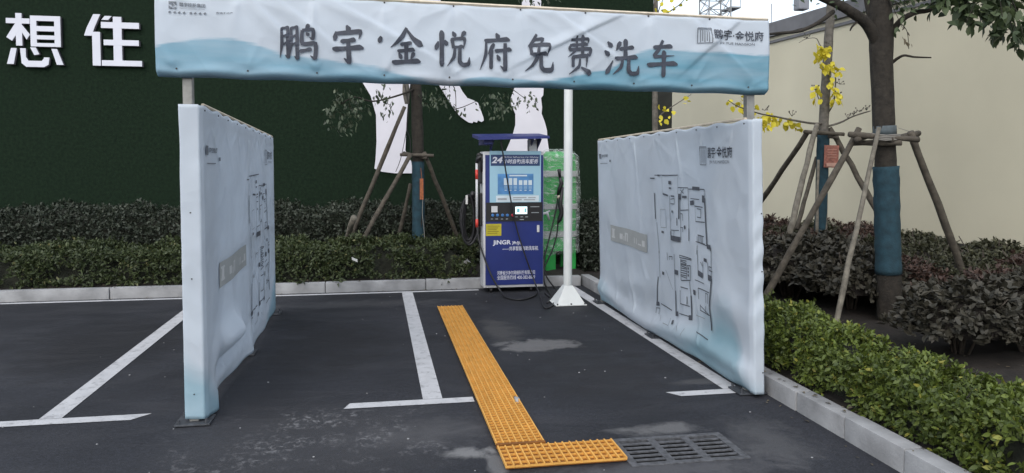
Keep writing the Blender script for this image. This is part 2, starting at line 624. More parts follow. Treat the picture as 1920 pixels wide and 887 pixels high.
    L.new(rng_(d, 0.3, 0.7, 0.62, 0.88), b.inputs['Roughness'])
    b.inputs['Specular IOR Level'].default_value = 0.35
    bp = N.new('ShaderNodeBump')
    bp.inputs['Strength'].default_value = 0.5
    bp.inputs['Distance'].default_value = 0.006
    L.new(noise(120, 3), bp.inputs['Height'])
    L.new(bp.outputs[0], b.inputs['Normal'])
    return m


def paint_mat():
    m = mk('road_paint', (0.44, 0.445, 0.465), 0.7, 0.10, 7, 0.3, 120)
    N, L = m.node_tree.nodes, m.node_tree.links
    b = N['Principled BSDF']
    old = b.inputs['Base Color'].links[0].from_socket
    tc = N.new('ShaderNodeTexCoord')
    nz = N.new('ShaderNodeTexNoise')
    nz.inputs['Scale'].default_value = 11
    nz.inputs['Detail'].default_value = 9
    nz.inputs['Roughness'].default_value = 0.72
    L.new(tc.outputs['Object'], nz.inputs['Vector'])
    mr = N.new('ShaderNodeMapRange')
    mr.inputs['From Min'].default_value = 0.53
    mr.inputs['From Max'].default_value = 0.68
    mr.inputs['To Max'].default_value = 0.75
    L.new(nz.outputs['Fac'], mr.inputs[0])
    mx = N.new('ShaderNodeMix'); mx.data_type = 'RGBA'
    L.new(mr.outputs[0], mx.inputs[0])
    L.new(old, mx.inputs[6])
    mx.inputs[7].default_value = (0.13, 0.13, 0.14, 1)
    L.new(mx.outputs[2], b.inputs['Base Color'])
    return m


ASPHALT = asphalt_mat()
PAINT = paint_mat()
FILM = film_mat()
M = MATS

# ------------------------------------------------------------------ leaves
def rosettes(centers, dirs, n_per, size, spread, seed=0):
    """leaf positions, axes and normals of shoots: each centre carries a whorl of leaves round its direction"""
    r = np.random.default_rng(seed)
    c = np.repeat(centers, n_per, axis=0)
    d = np.repeat(dirs, n_per, axis=0)
    n = len(c)
    k = np.tile(np.arange(n_per), len(centers))
    rv = r.normal(size=(n, 3))
    side = rv - d * np.sum(rv * d, axis=1, keepdims=True)
    side /= np.linalg.norm(side, axis=1, keepdims=True) + 1e-9
    lift = r.uniform(0.0, 1.0, (n, 1)) ** 1.2
    ax = side * (1 - 0.65 * lift) + d * (0.15 + lift)
    ax /= np.linalg.norm(ax, axis=1, keepdims=True)
    pos = c + d * ((k / n_per - 0.5)[:, None]) * spread + r.normal(size=(n, 3)) * spread * 0.12
    nr = d - ax * np.sum(d * ax, axis=1, keepdims=True) + r.normal(size=(n, 3)) * 0.25
    return pos, ax, nr, size * r.uniform(0.6, 1.25, n)


def leaf_mesh(name, pos, ax, nr, size, mat, parent=None, asp=0.5, fold=0.12, tint=None, seed=3, loc=None, curl=0.10):
    r = np.random.default_rng(seed)
    n = len(pos)
    ax = ax / (np.linalg.norm(ax, axis=1, keepdims=True) + 1e-9)
    nr = nr - ax * np.sum(nr * ax, axis=1, keepdims=True)
    nr /= np.linalg.norm(nr, axis=1, keepdims=True) + 1e-9
    bi = np.cross(ax, nr)
    s = np.asarray(size)[:, None]
    w = s * asp * 0.5
    # base, left low, left high, tip, right high, right low, midrib
    vs = np.stack([
        pos,
        pos + ax * s * 0.30 + bi * w * 0.88 + nr * s * fold * 0.6,
        pos + ax * s * 0.62 + bi * w * 0.82 + nr * s * fold * 0.5,
        pos + ax * s - nr * s * curl,
        pos + ax * s * 0.62 - bi * w * 0.82 + nr * s * fold * 0.5,
        pos + ax * s * 0.30 - bi * w * 0.88 + nr * s * fold * 0.6,
        pos + ax * s * 0.48], axis=1).reshape(-1, 3)
    off = root_loc(parent) if parent is not None else (np.array(loc, float) if loc is not None else np.zeros(3))
    vs = vs - off
    b = (np.arange(n) * 7)[:, None]
    q = np.concatenate([b + np.array([[0, 1, 2, 6]]), b + np.array([[6, 2, 3, 4]]), b + np.array([[0, 6, 4, 5]])], axis=1).reshape(-1)
    me = bpy.data.meshes.new(name)
    nf = n * 3
    me.vertices.add(len(vs))
    me.vertices.foreach_set('co', vs.astype(np.float32).ravel())
    me.loops.add(nf * 4)
    me.loops.foreach_set('vertex_index', q.astype(np.int32))
    me.polygons.add(nf)
    me.polygons.foreach_set('loop_start', (np.arange(nf) * 4).astype(np.int32))
    me.polygons.foreach_set('loop_total', np.full(nf, 4, dtype=np.int32))
    me.update(calc_edges=True)
    if tint is None:
        tint = np.clip(r.beta(1.6, 2.2, n), 0, 1)
    a = me.attributes.new('tint', 'FLOAT', 'POINT')
    a.data.foreach_set('value', np.repeat(tint, 7).astype(np.float32))
    me.materials.append(mat)
    o = bpy.data.objects.new(name, me)
    COL.objects.link(o)
    if parent is not None: o.parent = parent
    elif loc is not None: o.location = loc
    return o


def vnoise(x, y, z=0.0, s=1.0):
    return np.array([mnoise.noise(Vector((a * s, b * s, z))) for a, b in zip(np.ravel(x), np.ravel(y))]).reshape(np.shape(x))


# ------------------------------------------------------------------ lettering
def text_polys(body, bold=0.0):
    """outline mesh of a line of text in the default font, in em units: (verts Nx2, faces, width)"""
    cu = bpy.data.curves.new('text', 'FONT')
    cu.body = body
    cu.size = 1.0
    cu.offset = bold
    cu.resolution_u = 3
    o = bpy.data.objects.new('text', cu)
    COL.objects.link(o)
    bpy.context.view_layer.update()
    dg = bpy.context.evaluated_depsgraph_get()
    me = bpy.data.meshes.new_from_object(o.evaluated_get(dg))
    v = np.array([p.co[:2] for p in me.vertices])
    f = [tuple(p.vertices) for p in me.polygons]
    bpy.data.objects.remove(o)
    bpy.data.curves.remove(cu)
    bpy.data.meshes.remove(me)
    return v, f


def text_box(body, x0, y0, x1, y1, bold=0.0, shear=0.0):
    """text stretched into the rectangle (x0,y0)-(x1,y1)"""
    v, f = text_polys(body, bold)
    mn, mx = v.min(0), v.max(0)
    u = (v - mn) / (mx - mn)
    x = x0 + u[:, 0] * (x1 - x0)
    y = y0 + u[:, 1] * (y1 - y0)
    x = x + shear * (y - (y0 + y1) / 2)
    return np.stack([x, y], 1), f


def brush(strokes, x0, y0, w, h):
    """brush-written sign: strokes of (x, y, width) on a 100-unit square -> verts Nx3 (third: stroke number), faces"""
    V, Fc = [], []
    for k, st in enumerate(strokes):
        p = np.array(st, float); p[:, 2] *= 1.25
        n = len(p)
        out = []
        for i in range(n - 1):
            p0, p1, p2, p3 = p[max(i - 1, 0)], p[i], p[i + 1], p[min(i + 2, n - 1)]
            corner = 6
            for t in np.linspace(0, 1, corner, endpoint=False):
                # gentle spline: halfway between straight and Catmull-Rom
                cr = 0.5 * ((2 * p1) + (-p0 + p2) * t + (2 * p0 - 5 * p1 + 4 * p2 - p3) * t * t + (-p0 + 3 * p1 - 3 * p2 + p3) * t ** 3)
                ln = p1 + (p2 - p1) * t
                out.append(cr * 0.5 + ln * 0.5)
        out.append(p[-1])
        out = np.array(out)
        d = np.gradient(out[:, :2], axis=0)
        d /= np.linalg.norm(d, axis=1, keepdims=True) + 1e-9
        nn = np.stack([-d[:, 1], d[:, 0]], 1)
        Lq = out[:, :2] + nn * out[:, 2:3] / 2
        Rq = out[:, :2] - nn * out[:, 2:3] / 2
        b = len(V)
        for a, c in zip(Lq, Rq):
            V.append((x0 + a[0] / 100 * w, y0 + a[1] / 100 * h, k))
            V.append((x0 + c[0] / 100 * w, y0 + c[1] / 100 * h, k))
        for i in range(len(out) - 1):
            Fc.append((b + 2 * i, b + 2 * i + 1, b + 2 * i + 3, b + 2 * i + 2))
    return np.array(V), Fc


def H(x0, y0, x1, y1, w=8):     # horizontal stroke: pressed start, slim middle, heavy triangular end
    dx, dy = x1 - x0, y1 - y0
    return [(x0, y0 + 2, w * 0.45), (x0 + dx * .1, y0 + dy * .1 - 1, w * 1.1), (x0 + dx * .5, y0 + dy * .5, w * .85), (x0 + dx * .86, y0 + dy * .88 + 1, w * 1.2), (x1, y1 - 3, w * .4)]


def V_(x0, y0, x1, y1, w=10):
    dx, dy = x1 - x0, y1 - y0
    return [(x0 - 2, y0 + 2, w * .4), (x0 + dx * .08, y0 + dy * .08, w * 1.15), (x0 + dx * .5, y0 + dy * .5, w * .95), (x0 + dx * .9, y0 + dy * .9, w * 1.05), (x1, y1, w * .55)]


def Pi(*p, w=10):               # left-falling: heavy head, fine tail
    n = len(p)
    return [(x, y, w * (0.55 if i == 0 else (1.1 - 0.8 * (i / (n - 1)) ** 1.6 if i < n - 1 else 0.15))) for i, (x, y) in enumerate(p)] if n > 2 else \
        [(p[0][0], p[0][1], w * .6), (p[0][0] * .7 + p[1][0] * .3, p[0][1] * .7 + p[1][1] * .3, w * 1.1), (p[0][0] * .35 + p[1][0] * .65, p[0][1] * .35 + p[1][1] * .65, w * .75), (p[1][0], p[1][1], w * .15)]


def Na(*p, w=12):               # right-falling: fine head, heavy foot
    n = len(p)
    o = [(x, y, w * (0.35 + 0.8 * i / (n - 1))) for i, (x, y) in enumerate(p)]
    a, b = p[-2], p[-1]
    o[-1] = (a[0] * .25 + b[0] * .75, a[1] * .25 + b[1] * .75, w * 1.15)
    return o + [(b[0] + 3, b[1] + 1, w * .1)]


def Do(x0, y0, x1, y1, w=12):
    return [(x0, y0, w * .3), (x0 * .4 + x1 * .6, y0 * .4 + y1 * .6, w), (x1, y1, w * .45)]


def Hk(*p, w=10):               # down-stroke that ends in a hook
    o = [(x, y, w) for x, y in p]
    o[0] = (*p[0], w * .8)
    o[-1] = (*p[-1], w * .15)
    return o


GL = {
 '鹏': [Pi((6, 92), (6, 48), (0, 6), w=9), H(5, 92, 24, 93, 7), Hk((22, 94), (22, 50), (22, 8), (14, 14), w=8), H(8, 68, 20, 69, 6), H(8, 46, 20, 47, 6),
       Pi((31, 93), (31, 48), (25, 6), w=9), H(30, 93, 49, 94, 7), Hk((47, 95), (47, 50), (47, 4), (39, 11), w=8), H(33, 68, 45, 69, 6), H(33, 46, 45, 47, 6),
       Pi((80, 103), (70, 86), w=9), Hk((61, 86), (91, 88), (90, 62), (80, 66), w=8), Do(72, 80, 79, 70, 9), Hk((61, 86), (61, 47), (97, 49), (95, 6), (82, 14), w=9), H(53, 27, 86, 31, 8)],
 '宇': [Do(46, 104, 56, 86, 14), Do(14, 86, 9, 60, 12), Hk((12, 80), (52, 84), (90, 87), (84, 66), w=10), H(28, 60, 74, 63, 9), H(2, 37, 99, 43, 10), Hk((51, 60), (52, 30), (53, 2), (37, 12), w=12)],
 '金': [Pi((52, 104), (38, 78), (20, 60), (0, 46), w=12), Na((52, 99), (72, 74), (102, 52), w=14), H(32, 56, 68, 59, 8), H(22, 37, 78, 40, 8), V_(50, 58, 50, 8, 10), Do(26, 31, 36, 14, 11), Pi((76, 33), (64, 13), w=10), H(4, 5, 97, 8, 10)],
 '悦': [Do(8, 72, 0, 46, 11), Do(27, 76, 34, 60, 11), V_(18, 103, 18, -3, 11), Do(50, 102, 59, 86, 11), Pi((88, 104), (75, 85), w=10), V_(48, 80, 53, 52, 8), Hk((48, 79), (86, 82), (82, 50), w=8), H(53, 56, 81, 57, 7), Pi((57, 54), (54, 26), (34, -2), w=10), Hk((72, 54), (71, 14), (80, 3), (97, 5), (100, 26), w=10)],
 '府': [Do(50, 104, 60, 88, 13), H(12, 82, 96, 87, 9), Pi((18, 82), (16, 40), (-2, -3), w=10), Pi((44, 74), (24, 42), w=10), V_(34, 58, 34, 0, 10), H(46, 54, 101, 58, 8), Hk((80, 76), (80, 40), (80, 0), (64, 11), w=11), Do(53, 42, 63, 25, 11)],
 '免': [Pi((42, 104), (30, 84), (12, 68), w=11), Hk((36, 88), (64, 91), (50, 70), w=8), V_(20, 72, 25, 44, 9), Hk((20, 71), (86, 75), (79, 42), w=9), H(25, 46, 80, 48, 8), Pi((51, 74), (45, 38), (28, 14), (2, -3), w=11), Hk((58, 47), (58, 12), (68, 1), (95, 3), (99, 26), w=11)],
 '费': [Hk((18, 92), (80, 95), (79, 79), w=7), H(20, 79, 80, 80, 7), Hk((20, 80), (14, 65), (90, 68), (86, 50), (77, 55), w=8), Pi((40, 104), (38, 66), (8, 44), w=9), V_(61, 104, 61, 48, 9), V_(26, 46, 27, 16, 9), Hk((26, 45), (76, 48), (75, 15), w=9), Pi((52, 40), (48, 18), (12, -4), w=10), Na((56, 16), (72, 8), (92, -3), w=12)],
 '洗': [Do(8, 96, 22, 80, 12), Do(-2, 68, 12, 53, 12), [(2, -2, 3), (8, 6, 11), (16, 22, 7), (24, 40, 2)], Pi((47, 98), (34, 70), w=10), H(44, 77, 88, 81, 8), V_(62, 104, 62, 48, 10), H(29, 47, 100, 52, 9), Pi((54, 48), (48, 20), (24, -3), w=10), Hk((72, 48), (71, 12), (80, 2), (99, 4), (103, 26), w=10)],
 '车': [H(20, 83, 84, 87, 9), Hk((52, 104), (38, 76), (24, 55), (90, 60), w=9), H(0, 31, 101, 36, 10), V_(55, 72, 54, -6, 11)],
}

# =================================================================== THE GROUND
Zs = 0.10                                    # level of the planting soil
DX0, DX1, DY0, DY1 = 1.425, 2.085, 4.035, 4.40            # opening of the drain
_xs, _ys = (-400, DX0, DX1, 400), (-400, DY0, DY1, 400)
link_mesh('ground', [(x, y, 0) for y in _ys for x in _xs], [(j * 4 + i, j * 4 + i + 1, j * 4 + i + 5, j * 4 + i + 4) for j in range(3) for i in range(3) if (i, j) != (1, 1)], ASPHALT)['kind'] = 'structure'


def soil_sheet():
    """one uneven sheet of earth behind the two kerbs"""
    V, Fc = [], []

    def patch(xs, ys, edge):
        b = len(V)
        for j, y in enumerate(ys):
            for i, x in enumerate(xs):
                e = edge(x, y)
                V.append((x, y, Zs + e * (0.03 + 0.05 * mnoise.noise(Vector((x * 1.3, y * 1.3, 0))) + 0.03 * mnoise.noise(Vector((x * 5, y * 5, 3))))))
        n = len(xs)
        for j in range(len(ys) - 1):
            for i in range(n - 1):
                Fc.append((b + j * n + i, b + j * n + i + 1, b + (j + 1) * n + i + 1, b + (j + 1) * n + i))
    patch(np.linspace(-9, 2.95, 90), np.linspace(10.36, 14, 28), lambda x, y: min(1, max(0, (y - 10.4) * 3)))
    patch(np.linspace(2.95, 9, 48), np.linspace(-2, 19, 150), lambda x, y: min(1, max(0, (x - 3.0) * 3)))
    o = link_mesh('planting_soil', V, Fc, M['soil'], smooth=True)
    o['kind'] = 'structure'


soil_sheet()


def kerb():
    mb = MB()
    r = random.Random(5)
    x = -8.6
    while x < 2.75:                           # back row, long stones
        l = 1.32 if x < -0.5 else 1.45
        x1 = min(x + l, 2.80)
        if 2.80 - x1 < 0.3: x1 = 2.80
        mb.box((x + .004, 10.235 + r.uniform(-.006, .006), -0.1), (x1 - .004, 10.355, 0.137 + r.uniform(-.005, .005)), 0.012)
        x = x1
    y = -1.8
    while y < 10.2:                           # right-hand row, short stones
        y1 = min(y + 0.545, 10.36)
        if 10.36 - y1 < 0.2: y1 = 10.36
        mb.box((2.825 + r.uniform(-.005, .005), y + .004, -0.1), (2.95, y1 - .004, 0.138 + r.uniform(-.005, .005)), 0.012)
        y = y1
    o = mb.build('kerb', M['concrete'])
    autosmooth(o, 35)
    o['kind'] = 'structure'


kerb()


def markings():
    def sheet(name, polys):
        V, Fc = [], []
        for p in polys:
            b = len(V)
            V += [(x, y, 0.004) for x, y in p]
            Fc.append(tuple(range(b, b + len(p))))
        o = link_mesh(name, V, Fc, PAINT)
        o['kind'] = 'structure'

    def r(x0, y0, x1, y1): return [(x0, y0), (x1, y0), (x1, y1), (x0, y1)]
    wv = 0.07
    sheet('painted_bay_line', [
        r(-6, 10.06, 1.34, 10.145),                                   # along the back kerb
        [(-2.155 - wv, 5.455), (-2.155 + wv, 5.455), (-2.155 + wv, 10.055), (-2.155 - wv, 10.055)],
        [(0.385 - wv, 5.44), (0.385 + wv, 5.44), (0.385 + wv, 10.055), (0.385 - wv, 10.055)],
        [(2.56, 5.30), (2.69, 5.30), (2.69, 10.145), (2.56, 10.145)],
        [(-3.2, 5.335), (-1.62, 5.335), (-1.52, 5.45), (-3.2, 5.45)],
        [(-0.24, 5.32), (0.675, 5.32), (0.675, 5.435), (-0.20, 5.435)],
        [(2.18, 5.185), (2.69, 5.185), (2.69, 5.295), (2.10, 5.295)],
    ])


markings()

# =================================================================== HOARDING, WALL, FAR THINGS
YW = 13.0
hb = thing('hoarding', (-2, YW, 0), 'tall dark hoarding covered in deep green artificial turf behind the hedges', 'hoarding')
mb = MB()
mb.box((-11.5, YW, 0), (4.86, YW + 0.08, 6.2))
mb.build('turf_face', M['turf'], hb)
mb = MB()
for x in np.arange(-11, 4.9, 1.9):
    mb.box((x, YW + .083, 0), (x + .08, YW + .16, 6.1))
    mb.tube([(x + .04, YW + .16, 4.6), (x + .04, YW + 1.9, 0)], 0.03, 6)
for z in (1.0, 2.8, 4.6):
    mb.box((-11.4, YW + .162, z), (4.8, YW + .21, z + .06))
mb.build('steel_back_frame', M['galv'], hb)
pe = MB()
pe.box((4.88, YW - 0.03, 0), (5.215, YW + 0.55, 3.25))
tag(pe.build('hoarding_end_box', mk('end_box', (0.016, 0.018, 0.015), 0.85, 0.3, 6), loc=(5.05, YW, 0)), 'narrow dark box standing against the end of the green hoarding', 'end panel')


def cream_wall():
    A = np.array([6.90, 19.0]); B = np.array([8.75, 1.5])
    d = (B - A) / np.linalg.norm(B - A)
    n = np.array([d[1], -d[0]])               # towards the car park is -n or n; make it point to -x
    if n[0] > 0: n = -n

    def slab(mb, s0, s1, t0, t1, z0, z1):
        p = [A + d * s0 + n * t0, A + d * s1 + n * t0, A + d * s1 + n * t1, A + d * s0 + n * t1]
        mb.add([(*q, z0) for q in p] + [(*q, z1) for q in p], [(0, 1, 2, 3), (7, 6, 5, 4), (0, 4, 5, 1), (1, 5, 6, 2), (2, 6, 7, 3), (3, 7, 4, 0)])
    L = float(np.linalg.norm(B - A))
    root = thing('boundary_wall', (7.8, 10, 0), 'long plain cream boundary wall with grey metal coping and dark base', 'wall')
    a = MB(); slab(a, 0, L, 0, -0.2, 0.60, 4.12); a.build('wall_panel', M['cream_panel'], root, fix=True)
    a = MB(); slab(a, 0, L, 0.03, -0.23, 0.0, 0.597); a.build('plinth', M['plinth'], root, fix=True)
    a = MB(); slab(a, -.03, L, 0.07, -0.27, 4.123, 4.38); slab(a, -.03, L, 0.03, -.22, 4.0, 4.05); a.build('coping', M['coping'], root, fix=True)
    return A, d


cream_wall()


def lattice_tower():
    c = np.array([27.8, 60.0])
    root = thing('lattice_tower', (*c, 0), 'grey steel lattice tower far behind the cream wall', 'tower')
    mb = MB()
    hw = 0.95
    cor = [(-hw, -hw), (hw, -hw), (hw, hw), (-hw, hw)]
    H_ = 22.0
    for x, y in cor:
        mb.tube([(c[0] + x, c[1] + y, 0), (c[0] + x, c[1] + y, H_)], 0.06, 5)
    mb.build('leg_frame', M['tower_steel'], root)
    mb = MB()
    for i in range(int(H_ / 1.1)):
        z0, z1 = i * 1.1, (i + 1) * 1.1
        for k in range(4):
            (xa, ya), (xb, yb) = cor[k], cor[(k + 1) % 4]
            mb.tube([(c[0] + xa, c[1] + ya, z0), (c[0] + xb, c[1] + yb, z1)], 0.035, 4)
            mb.tube([(c[0] + xb, c[1] + yb, z0), (c[0] + xa, c[1] + ya, z1)], 0.035, 4)
            mb.tube([(c[0] + xa, c[1] + ya, z1), (c[0] + xb, c[1] + yb, z1)], 0.035, 4)
    mb.build('bracing', M['tower_steel'], root)
    mb = MB()
    mb.box((c[0] + hw, c[1] - 0.9, 14.5), (c[0] + hw + 0.9, c[1] + .9, 14.62))
    for y in (-.9, .9):
        mb.tube([(c[0] + hw + .85, c[1] + y, 14.6), (c[0] + hw + .85, c[1] + y, 15.6)], 0.03, 4)
        mb.tube([(c[0] + hw, c[1] + y, 15.6), (c[0] + hw + .85, c[1] + y, 15.6)], 0.03, 4)
    mb.tube([(c[0] + hw + .85, c[1] - .9, 15.6), (c[0] + hw + .85, c[1] + .9, 15.6)], 0.03, 4)
    mb.build('platform', M['tower_steel'], root)


lattice_tower()


def street_lamp():
    root = thing('street_lamp', (10.2, 15.0, 0), 'grey street lamp whose head hangs above the cream wall', 'street lamp')
    mb = MB(); mb.tube([(10.2, 15, 0), (10.2, 15, 5.9)], [.08, .05], 10); mb.build('pole', M['lamp_grey'], root, True)
    mb = MB(); mb.tube([(10.2, 15, 5.7), (9.6, 15, 5.85), (8.78, 15, 5.75)], .03, 8); mb.build('arm', M['lamp_grey'], root, True)
    mb = MB(); mb.tube([(8.9, 15, 5.76), (8.9, 15, 5.25)], .02, 6); mb.box((8.78, 14.88, 4.95), (9.02, 15.12, 5.28), .03); mb.build('lamp_head', M['lamp_grey'], root)


street_lamp()
mb = MB(); mb.tube([(7.45, 13.6, 4.36), (7.45, 13.6, 4.75)], 0.008, 5)
tag(mb.build('antenna', M['lamp_grey'], loc=(7.45, 13.6, 4.36)), 'thin rod standing on the coping of the cream wall', 'antenna')


def cutout(name, px, label, cat='cut-out figure'):
    p = [at(x, y, YW - 0.012) for x, y in px]
    mb = MB()
    mb.prism(p, (0, -0.022, 0))
    return tag(mb.build(name, M['white_board'], loc=tuple(p[0]), fix=True), label, cat)


cutout('figure_board', [(596, -120), (640, 40), (677, 150), (695, 180), (705, 216), (706, 265), (704, 300), (702, 316), (716, 322), (740, 325), (774, 325), (771, 303),
                        (760, 282), (762, 230), (764, 200), (770, 150), (776, 60), (760, -60), (735, -150), (650, -170)], 'white figure board shaped like a straight hanging garment, behind the propped tree')
cutout('arm_board', [(765, -90), (790, 60), (821, 157), (837, 182), (852, 206), (862, 218), (871, 225), (879, 230), (886, 231), (887, 228), (894, 230), (896, 226), (903, 229), (907, 226), (906, 220),
                     (903, 212), (900, 204), (896, 193), (887, 188), (876, 184), (867, 172), (860, 159), (835, 60), (810, -100)], 'white figure board shaped like an arm with an open hand, on the green hoarding')
cutout('body_board', [(985, -100), (975, 60), (965, 163), (958, 183), (958, 195), (963, 207), (966, 214), (966, 235), (961, 253), (955, 268), (948, 284), (944, 330), (1032, 330), (1029, 284), (1026, 262),
                      (1025, 244), (1021, 229), (1015, 213), (1016, 201), (1014, 184), (1018, 179), (1019, 164), (1012, 60), (1018, -100)], 'white figure board shaped like a standing body, above the blue machine')


def big_sign(body, bars, px0, px1, label):
    """sign writing built of straight strokes (x0, y0, x1, y1, width) on a 100-unit square"""
    a = at(px0[0], px0[1], YW - .05); b = at(px1[0], px1[1], YW - .05)
    x0, x1, z1, z0 = a[0], b[0], a[2], b[2]
    sx, sz = (x1 - x0) / 100, (z1 - z0) / 100
    root = thing('sign_letter', (x0, YW, z0), label, 'sign letter')
    for nm, off, mat, dep in (('board_face', 0.0, M['letter_white'], 0.0), ('dark_return', 2.2, M['black_board'], 0.035)):
        mb = MB()
        for k, poly in enumerate(bars):
            cx_ = sum(p[0] for p in poly) / len(poly); cy_ = sum(p[1] for p in poly) / len(poly)
            pl = [(x0 + (p[0] + off) * sx, YW - .062 - k * .0006 + (0 if nm == 'board_face' else .012), z0 + (p[1] - off * 0.5) * sz) for p in poly]
            mb.prism(pl, (0, 0.012 if nm == 'board_face' else .045, 0))
        mb.build(nm, mat, root, fix=True)


def bar(x0, y0, x1, y1): return [(x0, y0), (x1, y0), (x1, y1), (x0, y1)]


big_sign('想', [bar(0, 81, 42, 91), bar(17, 38, 28, 101), [(18, 84), (28, 76), (10, 47), (0, 54)], [(27, 80), (33, 72), (42, 60), (36, 50), (27, 66)],
               bar(43, 37, 54, 97), bar(86, 37, 97, 97), bar(54, 87, 86, 97), bar(54, 67, 86, 77), bar(54, 51, 86, 59), bar(54, 37, 86, 44),
               [(8, 33), (18, 33), (12, 2), (0, 2)], [(24, 33), (34, 33), (34, 16), (38, 9), (62, 9), (66, 14), (66, 16), (76, 16), (74, 2), (66, -3), (34, -3), (26, 4)],
               [(42, 35), (52, 35), (58, 22), (49, 20)], [(80, 33), (90, 33), (101, 2), (89, 2)]], (11, 25), (119, 124), 'large white sign letter of many strokes, leftmost on the green hoarding')
big_sign('住', [[(16, 101), (28, 101), (18, 76), (12, 58), (-1, 58), (4, 74)], bar(13, -1, 27, 66), bar(50, 10, 65, 97), bar(29, 74, 96, 86), bar(33, 40, 95, 51), bar(29, -1, 100, 10),
               [(30, 90), (42, 90), (48, 98), (36, 98)]], (158, 27), (267, 124), 'large white sign letter with three cross strokes, beside the banner')

# =================================================================== THE WASH BAY FRAME
YB = 5.12


def bay_frame():
    root = thing('steel_bay_frame', (0.75, 5.2, 0), 'square tube steel frame that carries the overhead banner and the two side banners', 'frame')
    t = 0.06

    def post(x, y, top, name='post', lean=0.0, m='galv'):
        mb = MB()
        mb.box((x - t / 2, y - t / 2, 0.012), (x + t / 2, y + t / 2, top), .006)
        for i, v in enumerate(mb.v):
            mb.v[i] = (v[0] + lean * v[2], v[1], v[2])
        p = mb.build(name, M[m], root)
        mb = MB()
        mb.box((x - .11, y - .10, 0.005), (x + .11, y + .10, 0.017), .003)
        for sx in (-.085, .085):
            for sy in (-.075, .075):
                mb.tube([(x + sx, y + sy, .017), (x + sx, y + sy, .045)], .009, 6)
        mb.build('base_plate', M['plate_dark'], p)
        return p
    post(-1.19, 5.225, 2.78)
    post(2.716, 5.215, 2.70, lean=-.012)
    for y, h in ((7.05, 2.0), (8.90, 2.0)):
        post(-1.19, y, h)
        post(2.718, y, h - .02, lean=-.026)

    def rail(p0, p1, n='rail', m='galv', r=0.022):
        mb = MB(); mb.tube([p0, p1], r * 1.3, 4); mb.build(n, M[m], root)
    rail((-1.19, 5.26, 2.03), (-1.19, 8.87, 1.95)); rail((-1.19, 5.26, 0.14), (-1.19, 8.87, 0.14)); rail((-1.19, 5.26, 1.05), (-1.19, 8.87, 1.02))
    rail((2.665, 5.14, 1.96), (2.665, 8.87, 1.93)); rail((2.715, 5.14, 0.14), (2.715, 8.87, 0.14)); rail((2.69, 5.14, 1.05), (2.69, 8.87, 1.02))
    rail((-1.34, 5.165, 2.755), (2.76, 5.165, 2.70), 'top_rail'); rail((-1.34, 5.165, 2.29), (2.76, 5.165, 2.24), 'bottom_rail')


bay_frame()


def pole():
    root = thing('white_pole', (2.275, 8.93, 0), 'slim white steel pole on a flared white foot beside the blue machine', 'pole')
    mb = MB(); mb.tube([(2.275, 8.93, 0.02), (2.275, 8.93, 2.66)], 0.052, 20); autosmooth(mb.build('shaft', M['white_paint_metal'], root), 40)
    mb = MB()
    a, h, b = 0.19, 0.225, 0.052
    x, y = 2.275, 8.93
    mb.box((x - a, y - a, 0.005), (x + a, y + a, 0.018), .003)
    lo = [(x - a + .015, y - a + .015, .018), (x + a - .015, y - a + .015, .018), (x + a - .015, y + a - .015, .018), (x - a + .015, y + a - .015, .018)]
    hi = [(x - b, y - b, h), (x + b, y - b, h), (x + b, y + b, h), (x - b, y + b, h)]
    mb.add(lo + hi, [(0, 1, 5, 4), (1, 2, 6, 5), (2, 3, 7, 6), (3, 0, 4, 7), (4, 5, 6, 7)])
    f = mb.build('flared_foot', M['white_paint_metal'], root)
    for sx in (-1, 0, 1):
        for sy in (-1, 1):
            bmb = MB(); bmb.tube([(x + sx * .168, y + sy * .178, .018), (x + sx * .168, y + sy * .178, .034)], .010, 6); bmb.build('bolt', M['bolt_dark'], f)


pole()

# ------------------------------------------------------------------ cloth
def cloth(name, P, nu, nv, mat, parent, thick=0.004):
    """sheet through P(u, v) -> Nx3, with UVs"""
    u, v = np.meshgrid(np.linspace(0, 1, nu), np.linspace(0, 1, nv))
    pts = P(u.ravel(), v.ravel())
    fs = []
    for j in range(nv - 1):
        for i in range(nu - 1):
            a = j * nu + i
            fs.append((a, a + 1, a + nu + 1, a + nu))
    o = link_mesh(name, pts, fs, mat, parent, True)
    uvl = o.data.uv_layers.new(name='UVMap')
    uu, vv = u.ravel(), v.ravel()
    li = np.zeros(len(o.data.loops), dtype=np.int32)
    o.data.loops.foreach_get('vertex_index', li)
    uvl.data.foreach_set('uv', np.stack([uu[li], vv[li]], 1).astype(np.float32).ravel())
    so = o.modifiers.new('thickness', 'SOLIDIFY')
    so.thickness = thick
    so.offset = 0
    return o


def conform(name, v, f, fn, mat, parent, step=0.03, smooth=False):
    """flat print (Nx2, optionally a third number = layer) cut fine and laid on a surface fn(a, b, lift)"""
    bm = bmesh.new()
    lay = bm.verts.layers.float.new('k')
    for q in v:
        bv = bm.verts.new((q[0], q[1], 0)); bv[lay] = q[2] if len(q) > 2 else 0
    bm.verts.ensure_lookup_table()
    for q in f:
        try: bm.faces.new([bm.verts[i] for i in q])
        except ValueError: pass
    for _ in range(6):
        e = [x for x in bm.edges if x.calc_length() > step]
        if not e: break
        bmesh.ops.subdivide_edges(bm, edges=e, cuts=1)
        bmesh.ops.triangulate(bm, faces=[x for x in bm.faces if len(x.verts) > 4])
    bm.verts.index_update()
    co = np.array([p.co[:2] for p in bm.verts]); k = np.array([p[lay] for p in bm.verts])
    fs = [tuple(p.index for p in g.verts) for g in bm.faces]
    bm.free()
    return link_mesh(name, fn(co[:, 0], co[:, 1], 0.009 + k * 0.0004), fs, mat, parent, smooth)


